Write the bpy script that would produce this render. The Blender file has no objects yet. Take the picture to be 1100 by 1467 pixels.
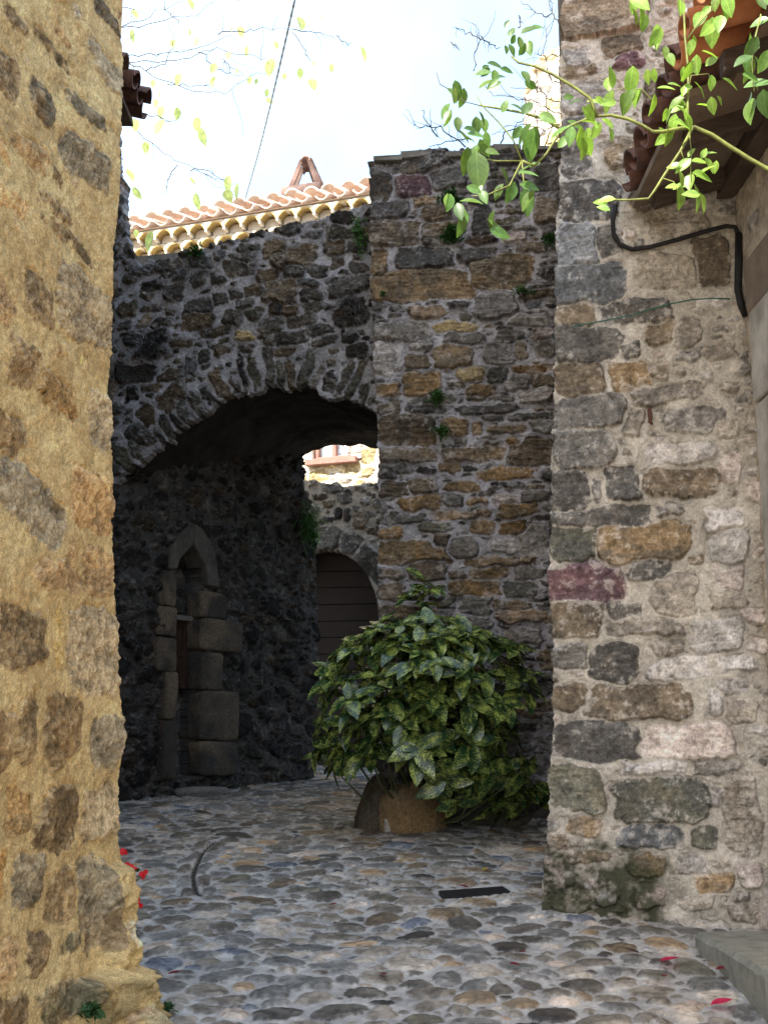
import bpy, math, random
import numpy as np
from mathutils import Vector, Matrix

random.seed(7)
R = np.random.RandomState(11)
scene = bpy.context.scene
COL = scene.collection

# ------------------------------------------------------------------ camera
F = 1650.0
TILT = math.radians(11.5)
CT, ST = math.cos(TILT), math.sin(TILT)
EYE = np.array([0.0, 0.0, 1.6])

def ray(px, py):
    dx = (px - 550.0) / F
    dy = (733.5 - py) / F
    return np.array([dx, CT - dy * ST, ST + dy * CT])

def at_depth(px, py, Y):
    r = ray(px, py)
    return EYE + r * (Y / r[1])

def gz(y):
    y = np.asarray(y, float)
    t = np.clip((y - 8.2) / 0.6, 0, 1)
    return np.where(y < 8.2, 0.13 * y, np.where(y < 8.8, 1.066 + 0.13 * 0.6 * t - 0.03 * 0.6 * t * t, 1.126 + 0.07 * (y - 8.8)))

def on_ground(px, py, lift=0.0):
    r = ray(px, py)
    y = 6.0
    for _ in range(60):
        z = float(gz(y)) + lift
        k = (1.6 - z) / -r[2] * r[1] if r[2] < -1e-4 else 12.0
        y = 0.6 * y + 0.4 * max(2.0, min(k, 14.0))
    return EYE + r * (y / r[1])

class Plane:
    """A wall plane: origin, horizontal axis u, vertical axis v, outward normal n."""
    def __init__(s, P0, u, v=(0, 0, 1)):
        s.P = np.array(P0, float)
        s.u = np.array(u, float); s.u /= np.linalg.norm(s.u)
        s.v = np.array(v, float)
        n = np.cross(s.u, s.v); s.n = n / np.linalg.norm(n)
    def uv(s, px, py):
        r = ray(px, py)
        t = np.dot(s.P - EYE, s.n) / np.dot(r, s.n)
        q = EYE + r * t - s.P
        return np.array([np.dot(q, s.u), np.dot(q, s.v)])
    def at(s, u, v, h=0.0):
        return s.P + s.u * u + s.v * v + s.n * h
    def px(s, px, py, h=0.0):
        a = s.uv(px, py)
        return s.at(a[0], a[1], h)

# ------------------------------------------------------------------ naming
def tag(o, label=None, cat=None, group=None, kind=None):
    if label: o["label"] = label
    if cat: o["category"] = cat
    if group: o["group"] = group
    if kind: o["kind"] = kind
    return o

def empty(name, loc, label, cat, group=None):
    o = bpy.data.objects.new(name, None)
    o.empty_display_size = 0.1
    o.location = [float(c) for c in loc]
    COL.objects.link(o)
    return tag(o, label, cat, group)

def link(name, me, mat, parent=None):
    o = bpy.data.objects.new(name, me)
    if mat is not None: me.materials.append(mat)
    COL.objects.link(o)
    if parent is not None:
        o.parent = parent
        o.matrix_parent_inverse = Matrix.Translation(-Vector(parent.location))
    return o

def mesh_arrays(name, V, Fq, col=None, smooth=True, extra=None):
    """numpy vertices + faces (n,4) or (n,3) -> mesh with optional 'col' point colours."""
    V = np.asarray(V, np.float32); Fq = np.asarray(Fq, np.int32)
    me = bpy.data.meshes.new(name)
    me.vertices.add(len(V)); me.vertices.foreach_set("co", V.ravel())
    k = Fq.shape[1]
    me.loops.add(Fq.size); me.loops.foreach_set("vertex_index", Fq.ravel())
    me.polygons.add(len(Fq))
    me.polygons.foreach_set("loop_start", np.arange(0, Fq.size, k, dtype=np.int32))
    me.polygons.foreach_set("loop_total", np.full(len(Fq), k, np.int32))
    me.polygons.foreach_set("use_smooth", np.full(len(Fq), bool(smooth)))
    if col is not None:
        a = me.color_attributes.new("col", 'FLOAT_COLOR', 'POINT')
        c = np.ones((len(V), 4), np.float32); c[:, :3] = col
        a.data.foreach_set("color", c.ravel())
    if extra is not None:
        a = me.attributes.new("leafpos", 'FLOAT_VECTOR', 'POINT')
        a.data.foreach_set("vector", np.asarray(extra, np.float32).ravel())
    me.update(calc_edges=True); me.validate()
    return me

class MB:
    """collects simple solids into one mesh"""
    def __init__(s): s.V = []; s.F = []; s.n = 0
    def add(s, V, Fs):
        V = [tuple(map(float, v)) for v in V]
        s.V += V; s.F += [tuple(i + s.n for i in f) for f in Fs]; s.n += len(V)
        return s
    def box(s, c, sx, sy, sz, ax=None, jit=0.0):
        """box centred at c, full sizes, axes rows ax"""
        ax = np.eye(3) if ax is None else np.array(ax, float)
        c = np.array(c, float); vs = []
        for k in range(8):
            q = np.array([(k & 1) - .5, ((k >> 1) & 1) - .5, ((k >> 2) & 1) - .5]) * (sx, sy, sz)
            q = q + (R.rand(3) - .5) * jit
            vs.append(c + q @ ax)
        return s.add(vs, [(0, 2, 3, 1), (4, 5, 7, 6), (0, 1, 5, 4), (2, 6, 7, 3), (0, 4, 6, 2), (1, 3, 7, 5)])
    def tube(s, pts, r, seg=8, cap=True):
        pts = [np.array(p, float) for p in pts]
        n = len(pts); rr = r if hasattr(r, '__len__') else [r] * n
        ref = np.array([0.13, 0.21, 0.97]); vs = []
        for i, p in enumerate(pts):
            t = pts[min(i + 1, n - 1)] - pts[max(i - 1, 0)]
            t = t / (np.linalg.norm(t) + 1e-9)
            a = np.cross(t, ref); 
            if np.linalg.norm(a) < 0.1: a = np.cross(t, (1, 0, 0))
            a /= np.linalg.norm(a); b = np.cross(t, a)
            for k in range(seg):
                th = 2 * math.pi * k / seg
                vs.append(p + rr[i] * (a * math.cos(th) + b * math.sin(th)))
        fs = [(i * seg + k, i * seg + (k + 1) % seg, (i + 1) * seg + (k + 1) % seg, (i + 1) * seg + k) for i in range(n - 1) for k in range(seg)]
        if cap: fs += [tuple(range(seg))[::-1], tuple((n - 1) * seg + k for k in range(seg))]
        return s.add(vs, fs)
    def gutter(s, p0, axis, up, r0, r1, L, th=0.014, arc=math.pi * .92, seg=9, rings=4, bow=0.0):
        """curved canal tile: half tube from p0 along axis, its hump towards 'up'"""
        p0 = np.array(p0, float); axis = np.array(axis, float) / np.linalg.norm(axis)
        up = np.array(up, float); up -= axis * np.dot(up, axis); up /= np.linalg.norm(up)
        side = np.cross(axis, up); vs = []; fs = []
        for i in range(rings):
            t = i / (rings - 1); r = r0 + (r1 - r0) * t
            for lay in (0, 1):
                for k in range(seg):
                    a = -arc / 2 + arc * k / (seg - 1)
                    rr = r - th * lay
                    vs.append(p0 + axis * (L * t) + side * (rr * math.sin(a)) + up * (rr * math.cos(a)))
        S2 = 2 * seg
        for i in range(rings - 1):
            for k in range(seg - 1):
                a = i * S2 + k
                fs.append((a, a + 1, a + S2 + 1, a + S2))
                b = a + seg
                fs.append((b, b + S2, b + S2 + 1, b + 1))
            for k in (0, seg - 1):
                a = i * S2 + k
                fs.append((a, a + S2, a + S2 + seg, a + seg))
        for i in (0, rings - 1):
            for k in range(seg - 1):
                a = i * S2 + k
                fs.append((a, a + seg, a + seg + 1, a + 1))
        return s.add(vs, fs)
    def build(s, name, mat, parent=None, smooth=False, bevel=0.0):
        me = bpy.data.meshes.new(name)
        me.from_pydata(s.V, [], s.F); me.update()
        if smooth:
            me.polygons.foreach_set("use_smooth", np.ones(len(me.polygons), bool))
        o = link(name, me, mat, parent)
        if bevel > 0:
            b = o.modifiers.new("soften", 'BEVEL'); b.width = bevel; b.segments = 2; b.limit_method = 'ANGLE'
        return o

# ------------------------------------------------------------------ noise
def vnoise(nv, nu, cv, cu, rs):
    """smooth value noise on an nv x nu raster, feature size cv x cu samples"""
    gy, gx = int(nv / cv) + 3, int(nu / cu) + 3
    g = rs.rand(gy, gx)
    y = np.arange(nv) / cv; x = np.arange(nu) / cu
    oy, ox = rs.rand() , rs.rand()
    y = y + oy; x = x + ox
    iy = np.minimum(y.astype(int), gy - 2); ix = np.minimum(x.astype(int), gx - 2)
    fy = y - iy; fx = x - ix
    fy = (fy * fy * (3 - 2 * fy))[:, None]; fx = (fx * fx * (3 - 2 * fx))[None, :]
    a = g[iy][:, ix]; b = g[iy][:, ix + 1]; c = g[iy + 1][:, ix]; d = g[iy + 1][:, ix + 1]
    return (a * (1 - fx) + b * fx) * (1 - fy) + (c * (1 - fx) + d * fx) * fy - 0.5

def fbm(nv, nu, c, rs, oct=4, gain=0.55, aniso=1.0):
    o = np.zeros((nv, nu)); amp = 1.0
    for k in range(oct):
        cc = max(c / 2 ** k, 1.0)
        o += amp * vnoise(nv, nu, cc, cc * aniso, rs); amp *= gain
    return o

def lin(c):
    c = np.asarray(c, float) / 255.0
    return np.where(c <= 0.04045, c / 12.92, ((c + 0.055) / 1.055) ** 2.4)

PAL = {  # two tones of each kind of stone
 'g': ((96, 91, 84), (74, 70, 65)), 'G': ((126, 119, 110), (98, 92, 84)), 'p': ((166, 157, 148), (140, 132, 122)),
 'w': ((176, 162, 150), (150, 135, 124)), 'b': ((112, 98, 80), (84, 74, 62)), 't': ((152, 128, 100), (122, 106, 88)),
 'o': ((132, 110, 82), (104, 92, 76)), 'O': ((140, 112, 76), (110, 94, 72)), 'v': ((100, 76, 76), (84, 66, 68)),
 'k': ((66, 61, 56), (52, 49, 46)), 'l': ((96, 91, 76), (78, 76, 68)), 'y': ((182, 160, 116), (150, 132, 98)),
 'n': ((140, 129, 114), (116, 107, 96)), 'S': ((94, 99, 110), (78, 82, 92)), 'Y': ((206, 174, 122), (146, 120, 84)), 'B': ((106, 105, 103), (88, 87, 85)),
}

# ------------------------------------------------------------------ masonry
class Masonry:
    """Stones set in mortar as a real relief: a height raster over a wall plane."""
    def __init__(s, u0, u1, v0, v1, res, seed, warp=0.02, warpc=0.12):
        s.u0, s.v0, s.res = u0, v0, res
        s.nu = int((u1 - u0) / res) + 2; s.nv = int((v1 - v0) / res) + 2
        s.rs = np.random.RandomState(seed)
        s.U = u0 + np.arange(s.nu) * res; s.V = v0 + np.arange(s.nv) * res
        c = warpc / res
        s.UW = s.U[None, :] + warp * (fbm(s.nv, s.nu, c, s.rs, 3) )
        s.VW = s.V[:, None] + warp * (fbm(s.nv, s.nu, c, s.rs, 3) )
        s.d1 = np.full((s.nv, s.nu), 9.0); s.d2 = np.full((s.nv, s.nu), 9.0)
        s.m = np.full((s.nv, s.nu), 0.05); s.id = np.full((s.nv, s.nu), -1, int)
        s.st = []
        s.blocked = np.zeros((s.nv, s.nu), bool)
    def _win(s, cu, cv, a, b, k=1.9):
        r = max(a, b) * k
        i0 = max(0, int((cv - r - s.v0) / s.res)); i1 = min(s.nv, int((cv + r - s.v0) / s.res) + 2)
        j0 = max(0, int((cu - r - s.u0) / s.res)); j1 = min(s.nu, int((cu + r - s.u0) / s.res) + 2)
        return i0, i1, j0, j1
    def _dist(s, w, cu, cv, a, b, rot, p, ph):
        i0, i1, j0, j1 = w
        x = s.UW[i0:i1, j0:j1] - cu; y = s.VW[i0:i1, j0:j1] - cv
        c, sn = math.cos(rot), math.sin(rot)
        X = (x * c + y * sn) / a; Y = (-x * sn + y * c) / b
        d = (np.abs(X) ** p + np.abs(Y) ** p) ** (1 / p)
        th = np.arctan2(Y, X)
        d = d / (1 + ph[2] * np.cos(2 * th + ph[0]) + ph[2] * .9 * np.cos(3 * th + ph[1]) + ph[2] * .5 * np.cos(5 * th + ph[0] * 2))
        return d
    def put(s, cu, cv, a, b, rot=0.0, key='g', p=3.4, irr=0.07, test=None, gap=1.0):
        w = s._win(cu, cv, a, b)
        i0, i1, j0, j1 = w
        if i1 - i0 < 2 or j1 - j0 < 2: return False
        ph = (s.rs.rand() * 6.28, s.rs.rand() * 6.28, irr)
        d = s._dist(w, cu, cv, a, b, rot, p, ph)
        D1 = s.d1[i0:i1, j0:j1]; D2 = s.d2[i0:i1, j0:j1]
        if test is not None:
            core = d < gap
            if not core.any(): return False
            if (core & ((D1 < 1.0) | s.blocked[i0:i1, j0:j1])).sum() > test * core.sum(): return False
        i = len(s.st)
        c1, c2 = PAL[key]
        s.st.append((lin(c1), lin(c2), s.rs.rand(6), key, cu, cv, s.rs.randn(2)))
        better = d < D1
        s.d2[i0:i1, j0:j1] = np.where(better, D1, np.minimum(D2, d))
        s.d1[i0:i1, j0:j1] = np.where(better, d, D1)
        s.id[i0:i1, j0:j1] = np.where(better, i, s.id[i0:i1, j0:j1])
        s.m[i0:i1, j0:j1] = np.where(better, min(a, b), s.m[i0:i1, j0:j1])
        return True
    def fill(s, plan, keys, rot=0.0, rotj=0.08, p=3.0, irr=0.09, test=0.05, gapf=None):
        """drop random stones of decreasing size into what mortar is left"""
        for (b0, b1, asp0, asp1, tries, gap) in plan:
            fr = np.argwhere((s.d1 > 1.15) & ~s.blocked)
            if len(fr) == 0: return
            for _ in range(tries):
                i, j = fr[s.rs.randint(len(fr))]
                if s.d1[i, j] < 1.1: continue
                b = b0 + (b1 - b0) * s.rs.rand(); a = b * (asp0 + (asp1 - asp0) * s.rs.rand())
                s.put(s.U[j], s.V[i], a, b, rot + s.rs.randn() * rotj, keys[s.rs.randint(len(keys))], p + s.rs.rand(), irr, test, gap if gapf is None else gap * gapf(s.U[j], s.V[i]))
    def done(s, mortar, mortar2, bev=0.018, amp=0.02, mort_rough=0.006, face=0.008, strata=0.004, joint=0.5, lime=0.0, lime_col=(205, 198, 188), tiltk=0.02, edge_noise=0.004, stone_gain=1.0, ochre=0.0, hard=0.004, tint=(1, 1, 1), facet=.10, frizz=.8, groove=0.0, grain=.25):
        nv, nu, rs, res = s.nv, s.nu, s.rs, s.res
        sd = np.minimum((1 - s.d1) * s.m, (s.d2 - s.d1) * s.m * joint - 0.004)
        sd = np.where(s.id < 0, -0.05, sd) + edge_noise * 2 * fbm(nv, nu, max(0.03 / res, 2), rs, 3)
        ids = np.maximum(s.id, 0)
        n = max(len(s.st), 1)
        C1 = np.array([q[0] for q in s.st]) if s.st else np.zeros((1, 3)); C2 = np.array([q[1] for q in s.st]) if s.st else np.zeros((1, 3))
        RN = np.array([q[2] for q in s.st]) if s.st else np.zeros((1, 6))
        mask = np.clip(sd / hard + 0.5, 0, 1)
        prof = np.clip(sd / bev, 0, 1); prof = 1 - (1 - prof) ** 2.2
        nA = fbm(nv, nu, 0.10 / res, rs, 4); nB = fbm(nv, nu, 0.05 / res, rs, 4, 0.65)
        nS = fbm(nv, nu, max(0.018 / res, 1.5), rs, 3, 0.6, aniso=7.0)
        nF = fbm(nv, nu, max(0.02 / res, 1.2), rs, 4, 0.75)
        nG = vnoise(nv, nu, max(.007 / res, 1.0), max(.007 / res, 1.0), rs)
        lift = (RN[ids, 0] * 0.9 + 0.35)
        SC = np.array([[q[4], q[5], q[6][0], q[6][1]] for q in s.st]) if s.st else np.zeros((1, 4))
        lim = .9 * amp + .006
        tilt = np.clip(facet * (SC[ids, 2] * (s.UW - SC[ids, 0]) + SC[ids, 3] * 1.3 * (s.VW - SC[ids, 1])), -lim, lim)
        h = prof * (amp * lift + tilt) + mask * (face * (nB + 0.6 * nF) + strata * nS * (0.3 + 1.4 * RN[ids, 2]))
        h += (1 - mask) * (mort_rough * (nB * 1.1 + nF * frizz) + mort_rough * nA)
        if groove > 0: h -= groove * np.exp(-((sd + .003) / .005) ** 2) * np.clip(.55 + 1.6 * nA + .8 * nB, 0, 1.2)
        h += tiltk * fbm(nv, nu, 0.6 / res, rs, 2)
        # colours: stone's own tones, lime smeared over some edges, mortar
        t = np.clip(0.5 + 1.5 * nA + 0.8 * nS + (RN[ids, 3] - .5) * 1.0, 0, 1)[..., None]
        cs = C1[ids] * (1 - t) + C2[ids] * t
        cs = cs * np.array(tint) * (1 + 0.55 * nF + 0.40 * nB + grain * nG)[..., None] * (0.80 + 0.42 * RN[ids, 4])[..., None] * stone_gain
        if ochre > 0:
            oc = np.clip((fbm(nv, nu, 0.16 / res, rs, 4) - 0.28 + 0.35 * (RN[ids, 5] - .5)) * 5, 0, 1)[..., None] * ochre
            cs = cs * (1 - oc) + lin((158, 118, 66)) * (0.9 + 0.5 * nF[..., None]) * oc
        if lime > 0:
            le = np.clip((1.0 - sd / 0.03), 0, 1) * 0.9 + 0.25
            lm = np.clip((nB + 0.6 * nF + le * 0.55 - 0.62 + 0.35 * (RN[ids, 5] - .5)) * 4.0, 0, 1)[..., None] * lime
            cs = cs * (1 - lm) + lin(lime_col) * lm
        q = np.clip(0.5 + 1.3 * nA + 0.5 * nB, 0, 1)[..., None]
        cm = lin(mortar) * (1 - q) + lin(mortar2) * q
        cm = cm * (1 + 0.30 * nF + 0.22 * nB + .6 * grain * nG)[..., None]
        mk = mask[..., None]
        s.col = np.clip(cm * (1 - mk) + cs * mk, 0.004, 0.85)
        s.h = h; s.mask = mask; s.nA, s.nB, s.nF = nA, nB, nF
        return s
    def inside(s, poly, wob=0.012, cell=0.05):
        """raster of a polygon (list of uv), its edge made ragged"""
        wu = wob * 2 * fbm(s.nv, s.nu, cell / s.res, s.rs, 3); wv = wob * 2 * fbm(s.nv, s.nu, cell / s.res, s.rs, 3)
        X = s.U[None, :] + wu; Y = s.V[:, None] + wv
        ins = np.zeros((s.nv, s.nu), bool); n = len(poly)
        for i in range(n):
            x1, y1 = poly[i]; x2, y2 = poly[(i + 1) % n]
            if y1 == y2: continue
            c = ((y1 > Y) != (y2 > Y)) & (X < (x2 - x1) * (Y - y1) / (y2 - y1) + x1)
            ins ^= c
        return ins
    def largest(s, keep):
        seen = np.zeros(keep.shape, bool); best = None; nb = 0
        K = keep.tolist(); S = seen.tolist(); nv, nu = keep.shape
        for i0 in range(0, nv, 3):
            for j0 in range(0, nu, 3):
                if K[i0][j0] and not S[i0][j0]:
                    st = [(i0, j0)]; S[i0][j0] = True; comp = []
                    while st:
                        i, j = st.pop(); comp.append((i, j))
                        for p, q in ((i + 1, j), (i - 1, j), (i, j + 1), (i, j - 1)):
                            if 0 <= p < nv and 0 <= q < nu and K[p][q] and not S[p][q]: S[p][q] = True; st.append((p, q))
                    if len(comp) > nb: nb = len(comp); best = comp
        o = np.zeros(keep.shape, bool); b = np.array(best); o[b[:, 0], b[:, 1]] = True
        return o
    def mesh(s, name, W, keep=None, depth=0.3, mat=None, parent=None, place=None):
        nv, nu = s.nv, s.nu
        UU, VV = np.meshgrid(s.U, s.V)
        if place is None:
            P = W.P[None, None] + UU[..., None] * W.u + VV[..., None] * W.v + s.h[..., None] * W.n
        else:
            P = place(UU, VV, s.h)
        if keep is None: keep = np.ones((nv, nu), bool)
        fk = keep[:-1, :-1] & keep[1:, :-1] & keep[:-1, 1:] & keep[1:, 1:]
        idx = np.arange(nv * nu).reshape(nv, nu)
        Fq = np.stack([idx[:-1, :-1], idx[:-1, 1:], idx[1:, 1:], idx[1:, :-1]], -1)[fk]
        V = P.reshape(-1, 3); C = s.col.reshape(-1, 3)
        if depth > 0:
            # skirt: every open edge goes back into the wall
            f = np.pad(fk, 1)
            E = []
            core = f[1:-1, 1:-1]
            lft = core & ~f[1:-1, :-2]; rgt = core & ~f[1:-1, 2:]; bot = core & ~f[:-2, 1:-1]; top = core & ~f[2:, 1:-1]
            i00 = idx[:-1, :-1]; i01 = idx[:-1, 1:]; i10 = idx[1:, :-1]; i11 = idx[1:, 1:]
            E = np.concatenate([np.stack([i10[lft], i00[lft]], -1), np.stack([i01[rgt], i11[rgt]], -1), np.stack([i00[bot], i01[bot]], -1), np.stack([i11[top], i10[top]], -1)])
            vs = np.unique(E); mp = np.full(nv * nu, -1); 
            K = 3; base = len(V); extraV = []; extraC = []
            for k in range(1, K + 1):
                off = -W.n * depth * (k / K)
                extraV.append(V[vs] + off + (W.u * 0 if k == 0 else 0)); extraC.append(C[vs])
            mp[vs] = np.arange(len(vs))
            V = np.concatenate([V] + extraV); C = np.concatenate([C] + extraC)
            rings = [E] + [base + k * len(vs) + mp[E] for k in range(K)]
            q = [np.stack([rings[k][:, 1], rings[k][:, 0], rings[k + 1][:, 0], rings[k + 1][:, 1]], -1) for k in range(K)]
            Fq = np.concatenate([Fq] + q)
        used = np.zeros(len(V), bool); used[Fq.ravel()] = True
        re = np.cumsum(used) - 1
        me = mesh_arrays(name, V[used], re[Fq], C[used])
        return link(name, me, mat, parent)

def place_boxes(M, W, rows, hfac=None, grow=1.02, **kw):
    """stones read off the photograph: pixel box -> metres on the wall plane"""
    for r in rows:
        x0, y0, x1, y1, key = r[:5]
        rot = r[5] if len(r) > 5 else 0.0
        cx, cy = (x0 + x1) / 2, (y0 + y1) / 2
        c = W.uv(cx, cy)
        hh = y1 - y0
        if hfac: hh = hfac(x0, y0, x1, y1)
        a = abs(W.uv(x1, cy)[0] - W.uv(x0, cy)[0]) / 2; b = abs(W.uv(cx, cy - hh / 2)[1] - W.uv(cx, cy + hh / 2)[1]) / 2
        M.put(c[0], c[1], a * grow, b * grow, rot, key, p=4.2, irr=0.045, **kw)

# ------------------------------------------------------------------ materials
def new_mat(name):
    m = bpy.data.materials.new(name); m.use_nodes = True
    nt = m.node_tree; nt.nodes.clear()
    out = nt.nodes.new("ShaderNodeOutputMaterial")
    return m, nt, out

def N(nt, t, **kw):
    n = nt.nodes.new(t)
    for k, v in kw.items():
        if k in n.inputs: n.inputs[k].default_value = v
        else: setattr(n, k, v)
    return n

def masonry_mat(name, scale=90.0, bump=0.35, rough=0.92, lo=0.72, hi=1.28, spec=0.2, mid=14.0):
    m, nt, out = new_mat(name); L = nt.links.new
    b = N(nt, "ShaderNodeBsdfPrincipled", Roughness=rough); b.inputs["Specular IOR Level"].default_value = spec
    at = N(nt, "ShaderNodeAttribute", attribute_name="col")
    tc = N(nt, "ShaderNodeTexCoord")
    n1 = N(nt, "ShaderNodeTexNoise", Scale=scale, Detail=6.0, Roughness=0.7)
    n2 = N(nt, "ShaderNodeTexNoise", Scale=mid, Detail=5.0, Roughness=0.65)
    L(tc.outputs["Object"], n1.inputs["Vector"]); L(tc.outputs["Object"], n2.inputs["Vector"])
    r1 = N(nt, "ShaderNodeMapRange"); r1.inputs[1].default_value = .3; r1.inputs[2].default_value = .7; r1.inputs[3].default_value = lo; r1.inputs[4].default_value = hi
    r2 = N(nt, "ShaderNodeMapRange"); r2.inputs[1].default_value = .3; r2.inputs[2].default_value = .7; r2.inputs[3].default_value = .85; r2.inputs[4].default_value = 1.15
    L(n1.outputs["Fac"], r1.inputs[0]); L(n2.outputs["Fac"], r2.inputs[0])
    mu = N(nt, "ShaderNodeMath", operation='MULTIPLY'); L(r1.outputs[0], mu.inputs[0]); L(r2.outputs[0], mu.inputs[1])
    vm = N(nt, "ShaderNodeVectorMath", operation='SCALE'); L(at.outputs["Color"], vm.inputs[0]); L(mu.outputs[0], vm.inputs["Scale"])
    L(vm.outputs[0], b.inputs["Base Color"])
    bp = N(nt, "ShaderNodeBump", Strength=bump, Distance=0.012); L(n1.outputs["Fac"], bp.inputs["Height"]); L(bp.outputs[0], b.inputs["Normal"])
    L(b.outputs[0], out.inputs[0])
    return m

def plain_mat(name, c1, c2, scale=8.0, rough=0.85, bump=0.3, dist=0.01, metal=0.0, detail=6.0, spec=0.3, stretch=None):
    m, nt, out = new_mat(name); L = nt.links.new
    b = N(nt, "ShaderNodeBsdfPrincipled", Roughness=rough, Metallic=metal); b.inputs["Specular IOR Level"].default_value = spec
    tc = N(nt, "ShaderNodeTexCoord"); src = tc.outputs["Object"]
    if stretch:
        mp = N(nt, "ShaderNodeMapping"); mp.inputs["Scale"].default_value = stretch; L(src, mp.inputs[0]); src = mp.outputs[0]
    n = N(nt, "ShaderNodeTexNoise", Scale=scale, Detail=detail, Roughness=0.7); L(src, n.inputs["Vector"])
    cr = N(nt, "ShaderNodeValToRGB"); cr.color_ramp.elements[0].position = .3; cr.color_ramp.elements[1].position = .7
    cr.color_ramp.elements[0].color = (*lin(c1), 1); cr.color_ramp.elements[1].color = (*lin(c2), 1)
    L(n.outputs["Fac"], cr.inputs[0]); L(cr.outputs[0], b.inputs["Base Color"])
    if bump:
        bp = N(nt, "ShaderNodeBump", Strength=bump, Distance=dist); L(n.outputs["Fac"], bp.inputs["Height"]); L(bp.outputs[0], b.inputs["Normal"])
    L(b.outputs[0], out.inputs[0])
    return m

def leaf_mat(name, gloss=0.4, trans=0.35, tint=(1.0, 1.15, 0.45), spec=0.5):
    """leaves: own colour from the mesh, thin enough to let light through"""
    m, nt, out = new_mat(name); L = nt.links.new
    at = N(nt, "ShaderNodeAttribute", attribute_name="col")
    b = N(nt, "ShaderNodeBsdfPrincipled", Roughness=gloss); b.inputs["Specular IOR Level"].default_value = spec
    t = N(nt, "ShaderNodeBsdfTranslucent")
    vm = N(nt, "ShaderNodeVectorMath", operation='MULTIPLY'); vm.inputs[1].default_value = [2 * x for x in tint]
    lp = N(nt, "ShaderNodeAttribute", attribute_name="leafpos"); sx = N(nt, "ShaderNodeSeparateXYZ"); L(lp.outputs["Vector"], sx.inputs[0])
    ab = N(nt, "ShaderNodeMath", operation='ABSOLUTE'); L(sx.outputs[0], ab.inputs[0])
    sv_ = N(nt, "ShaderNodeMath", operation='MULTIPLY_ADD'); L(ab.outputs[0], sv_.inputs[0]); sv_.inputs[1].default_value = -1.0; L(sx.outputs[1], sv_.inputs[2])
    wv = N(nt, "ShaderNodeMath", operation='MULTIPLY'); L(sv_.outputs[0], wv.inputs[0]); wv.inputs[1].default_value = 44.0
    sn = N(nt, "ShaderNodeMath", operation='SINE'); L(wv.outputs[0], sn.inputs[0])
    vr = N(nt, "ShaderNodeMapRange"); vr.inputs[1].default_value = .75; vr.inputs[2].default_value = 1.0; vr.inputs[3].default_value = 0.0; vr.inputs[4].default_value = .22; L(sn.outputs[0], vr.inputs[0])
    mr_ = N(nt, "ShaderNodeMapRange"); mr_.inputs[1].default_value = .008; mr_.inputs[2].default_value = .03; mr_.inputs[3].default_value = .40; mr_.inputs[4].default_value = 0.0; L(ab.outputs[0], mr_.inputs[0])
    nz_ = N(nt, "ShaderNodeTexNoise", Scale=4.0, Detail=4.0); L(lp.outputs["Vector"], nz_.inputs["Vector"])
    nr_ = N(nt, "ShaderNodeMapRange"); nr_.inputs[1].default_value = .3; nr_.inputs[2].default_value = .7; nr_.inputs[3].default_value = .72; nr_.inputs[4].default_value = 1.22; L(nz_.outputs["Fac"], nr_.inputs[0])
    s1 = N(nt, "ShaderNodeMath", operation='ADD'); L(vr.outputs[0], s1.inputs[0]); L(mr_.outputs[0], s1.inputs[1])
    s2 = N(nt, "ShaderNodeMath", operation='ADD'); L(s1.outputs[0], s2.inputs[0]); L(nr_.outputs[0], s2.inputs[1])
    cl = N(nt, "ShaderNodeVectorMath", operation='SCALE'); L(at.outputs["Color"], cl.inputs[0]); L(s2.outputs[0], cl.inputs["Scale"])
    L(cl.outputs[0], vm.inputs[0]); L(vm.outputs[0], t.inputs[0]); L(cl.outputs[0], b.inputs["Base Color"])
    mx = N(nt, "ShaderNodeMixShader"); mx.inputs[0].default_value = trans
    L(b.outputs[0], mx.inputs[1]); L(t.outputs[0], mx.inputs[2]); L(mx.outputs[0], out.inputs[0])
    return m

M_WALL = masonry_mat("masonry_stone")
M_GRIT = masonry_mat("granular_stone", scale=210.0, bump=.7, lo=.45, hi=1.5, mid=34.0)
M_COARSE = masonry_mat("masonry_rough", scale=60, bump=0.5, lo=.65, hi=1.35)
M_COBBLE = masonry_mat("cobble_stone", scale=110, bump=0.15, rough=0.55, spec=0.4, lo=.82, hi=1.18)
M_TILE = plain_mat("clay_tile", (220, 194, 176), (236, 218, 204), 9, .9, .3)
M_TILE_OLD = plain_mat("old_clay_tile", (150, 94, 62), (200, 132, 88), 7, .9, .35)
M_TILE_PALE = plain_mat("pale_clay_tile", (178, 150, 96), (212, 188, 134), 8, .9, .3)
M_LIME = plain_mat("lime_mortar", (190, 178, 158), (220, 210, 194), 10, .95, .3)
M_WOOD = plain_mat("dark_wood", (58, 48, 42), (92, 78, 68), 6, .8, .3, stretch=(1, 1, 8))
M_DOORWOOD = plain_mat("door_wood", (36, 29, 25), (50, 40, 34), 5, .75, .25, stretch=(1, 1, 14))
M_SHUTTER = plain_mat("shutter_wood", (46, 31, 24), (64, 44, 34), 5, .7, .2, stretch=(8, 8, 1))
M_SOFFIT = plain_mat("soffit_plaster", (104, 90, 78), (134, 118, 102), 6, .95, .3)
M_TILE_DARK = plain_mat("shade_dark_clay_tile", (60, 48, 44), (126, 90, 78), 11, .9, .35)  # clay tile with shade put into its colour
M_BLACK = plain_mat("black_rubber", (22, 21, 21), (34, 32, 31), 30, .6, .05)
M_GREENWIRE = plain_mat("green_wire", (30, 82, 66), (60, 110, 92), 30, .5, 0)
M_IRON = plain_mat("dark_iron", (44, 42, 44), (66, 62, 62), 40, .5, .2, metal=.6)
M_RUST = plain_mat("rusty_iron", (72, 48, 40), (104, 72, 56), 60, .8, .3, metal=.2)
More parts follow.
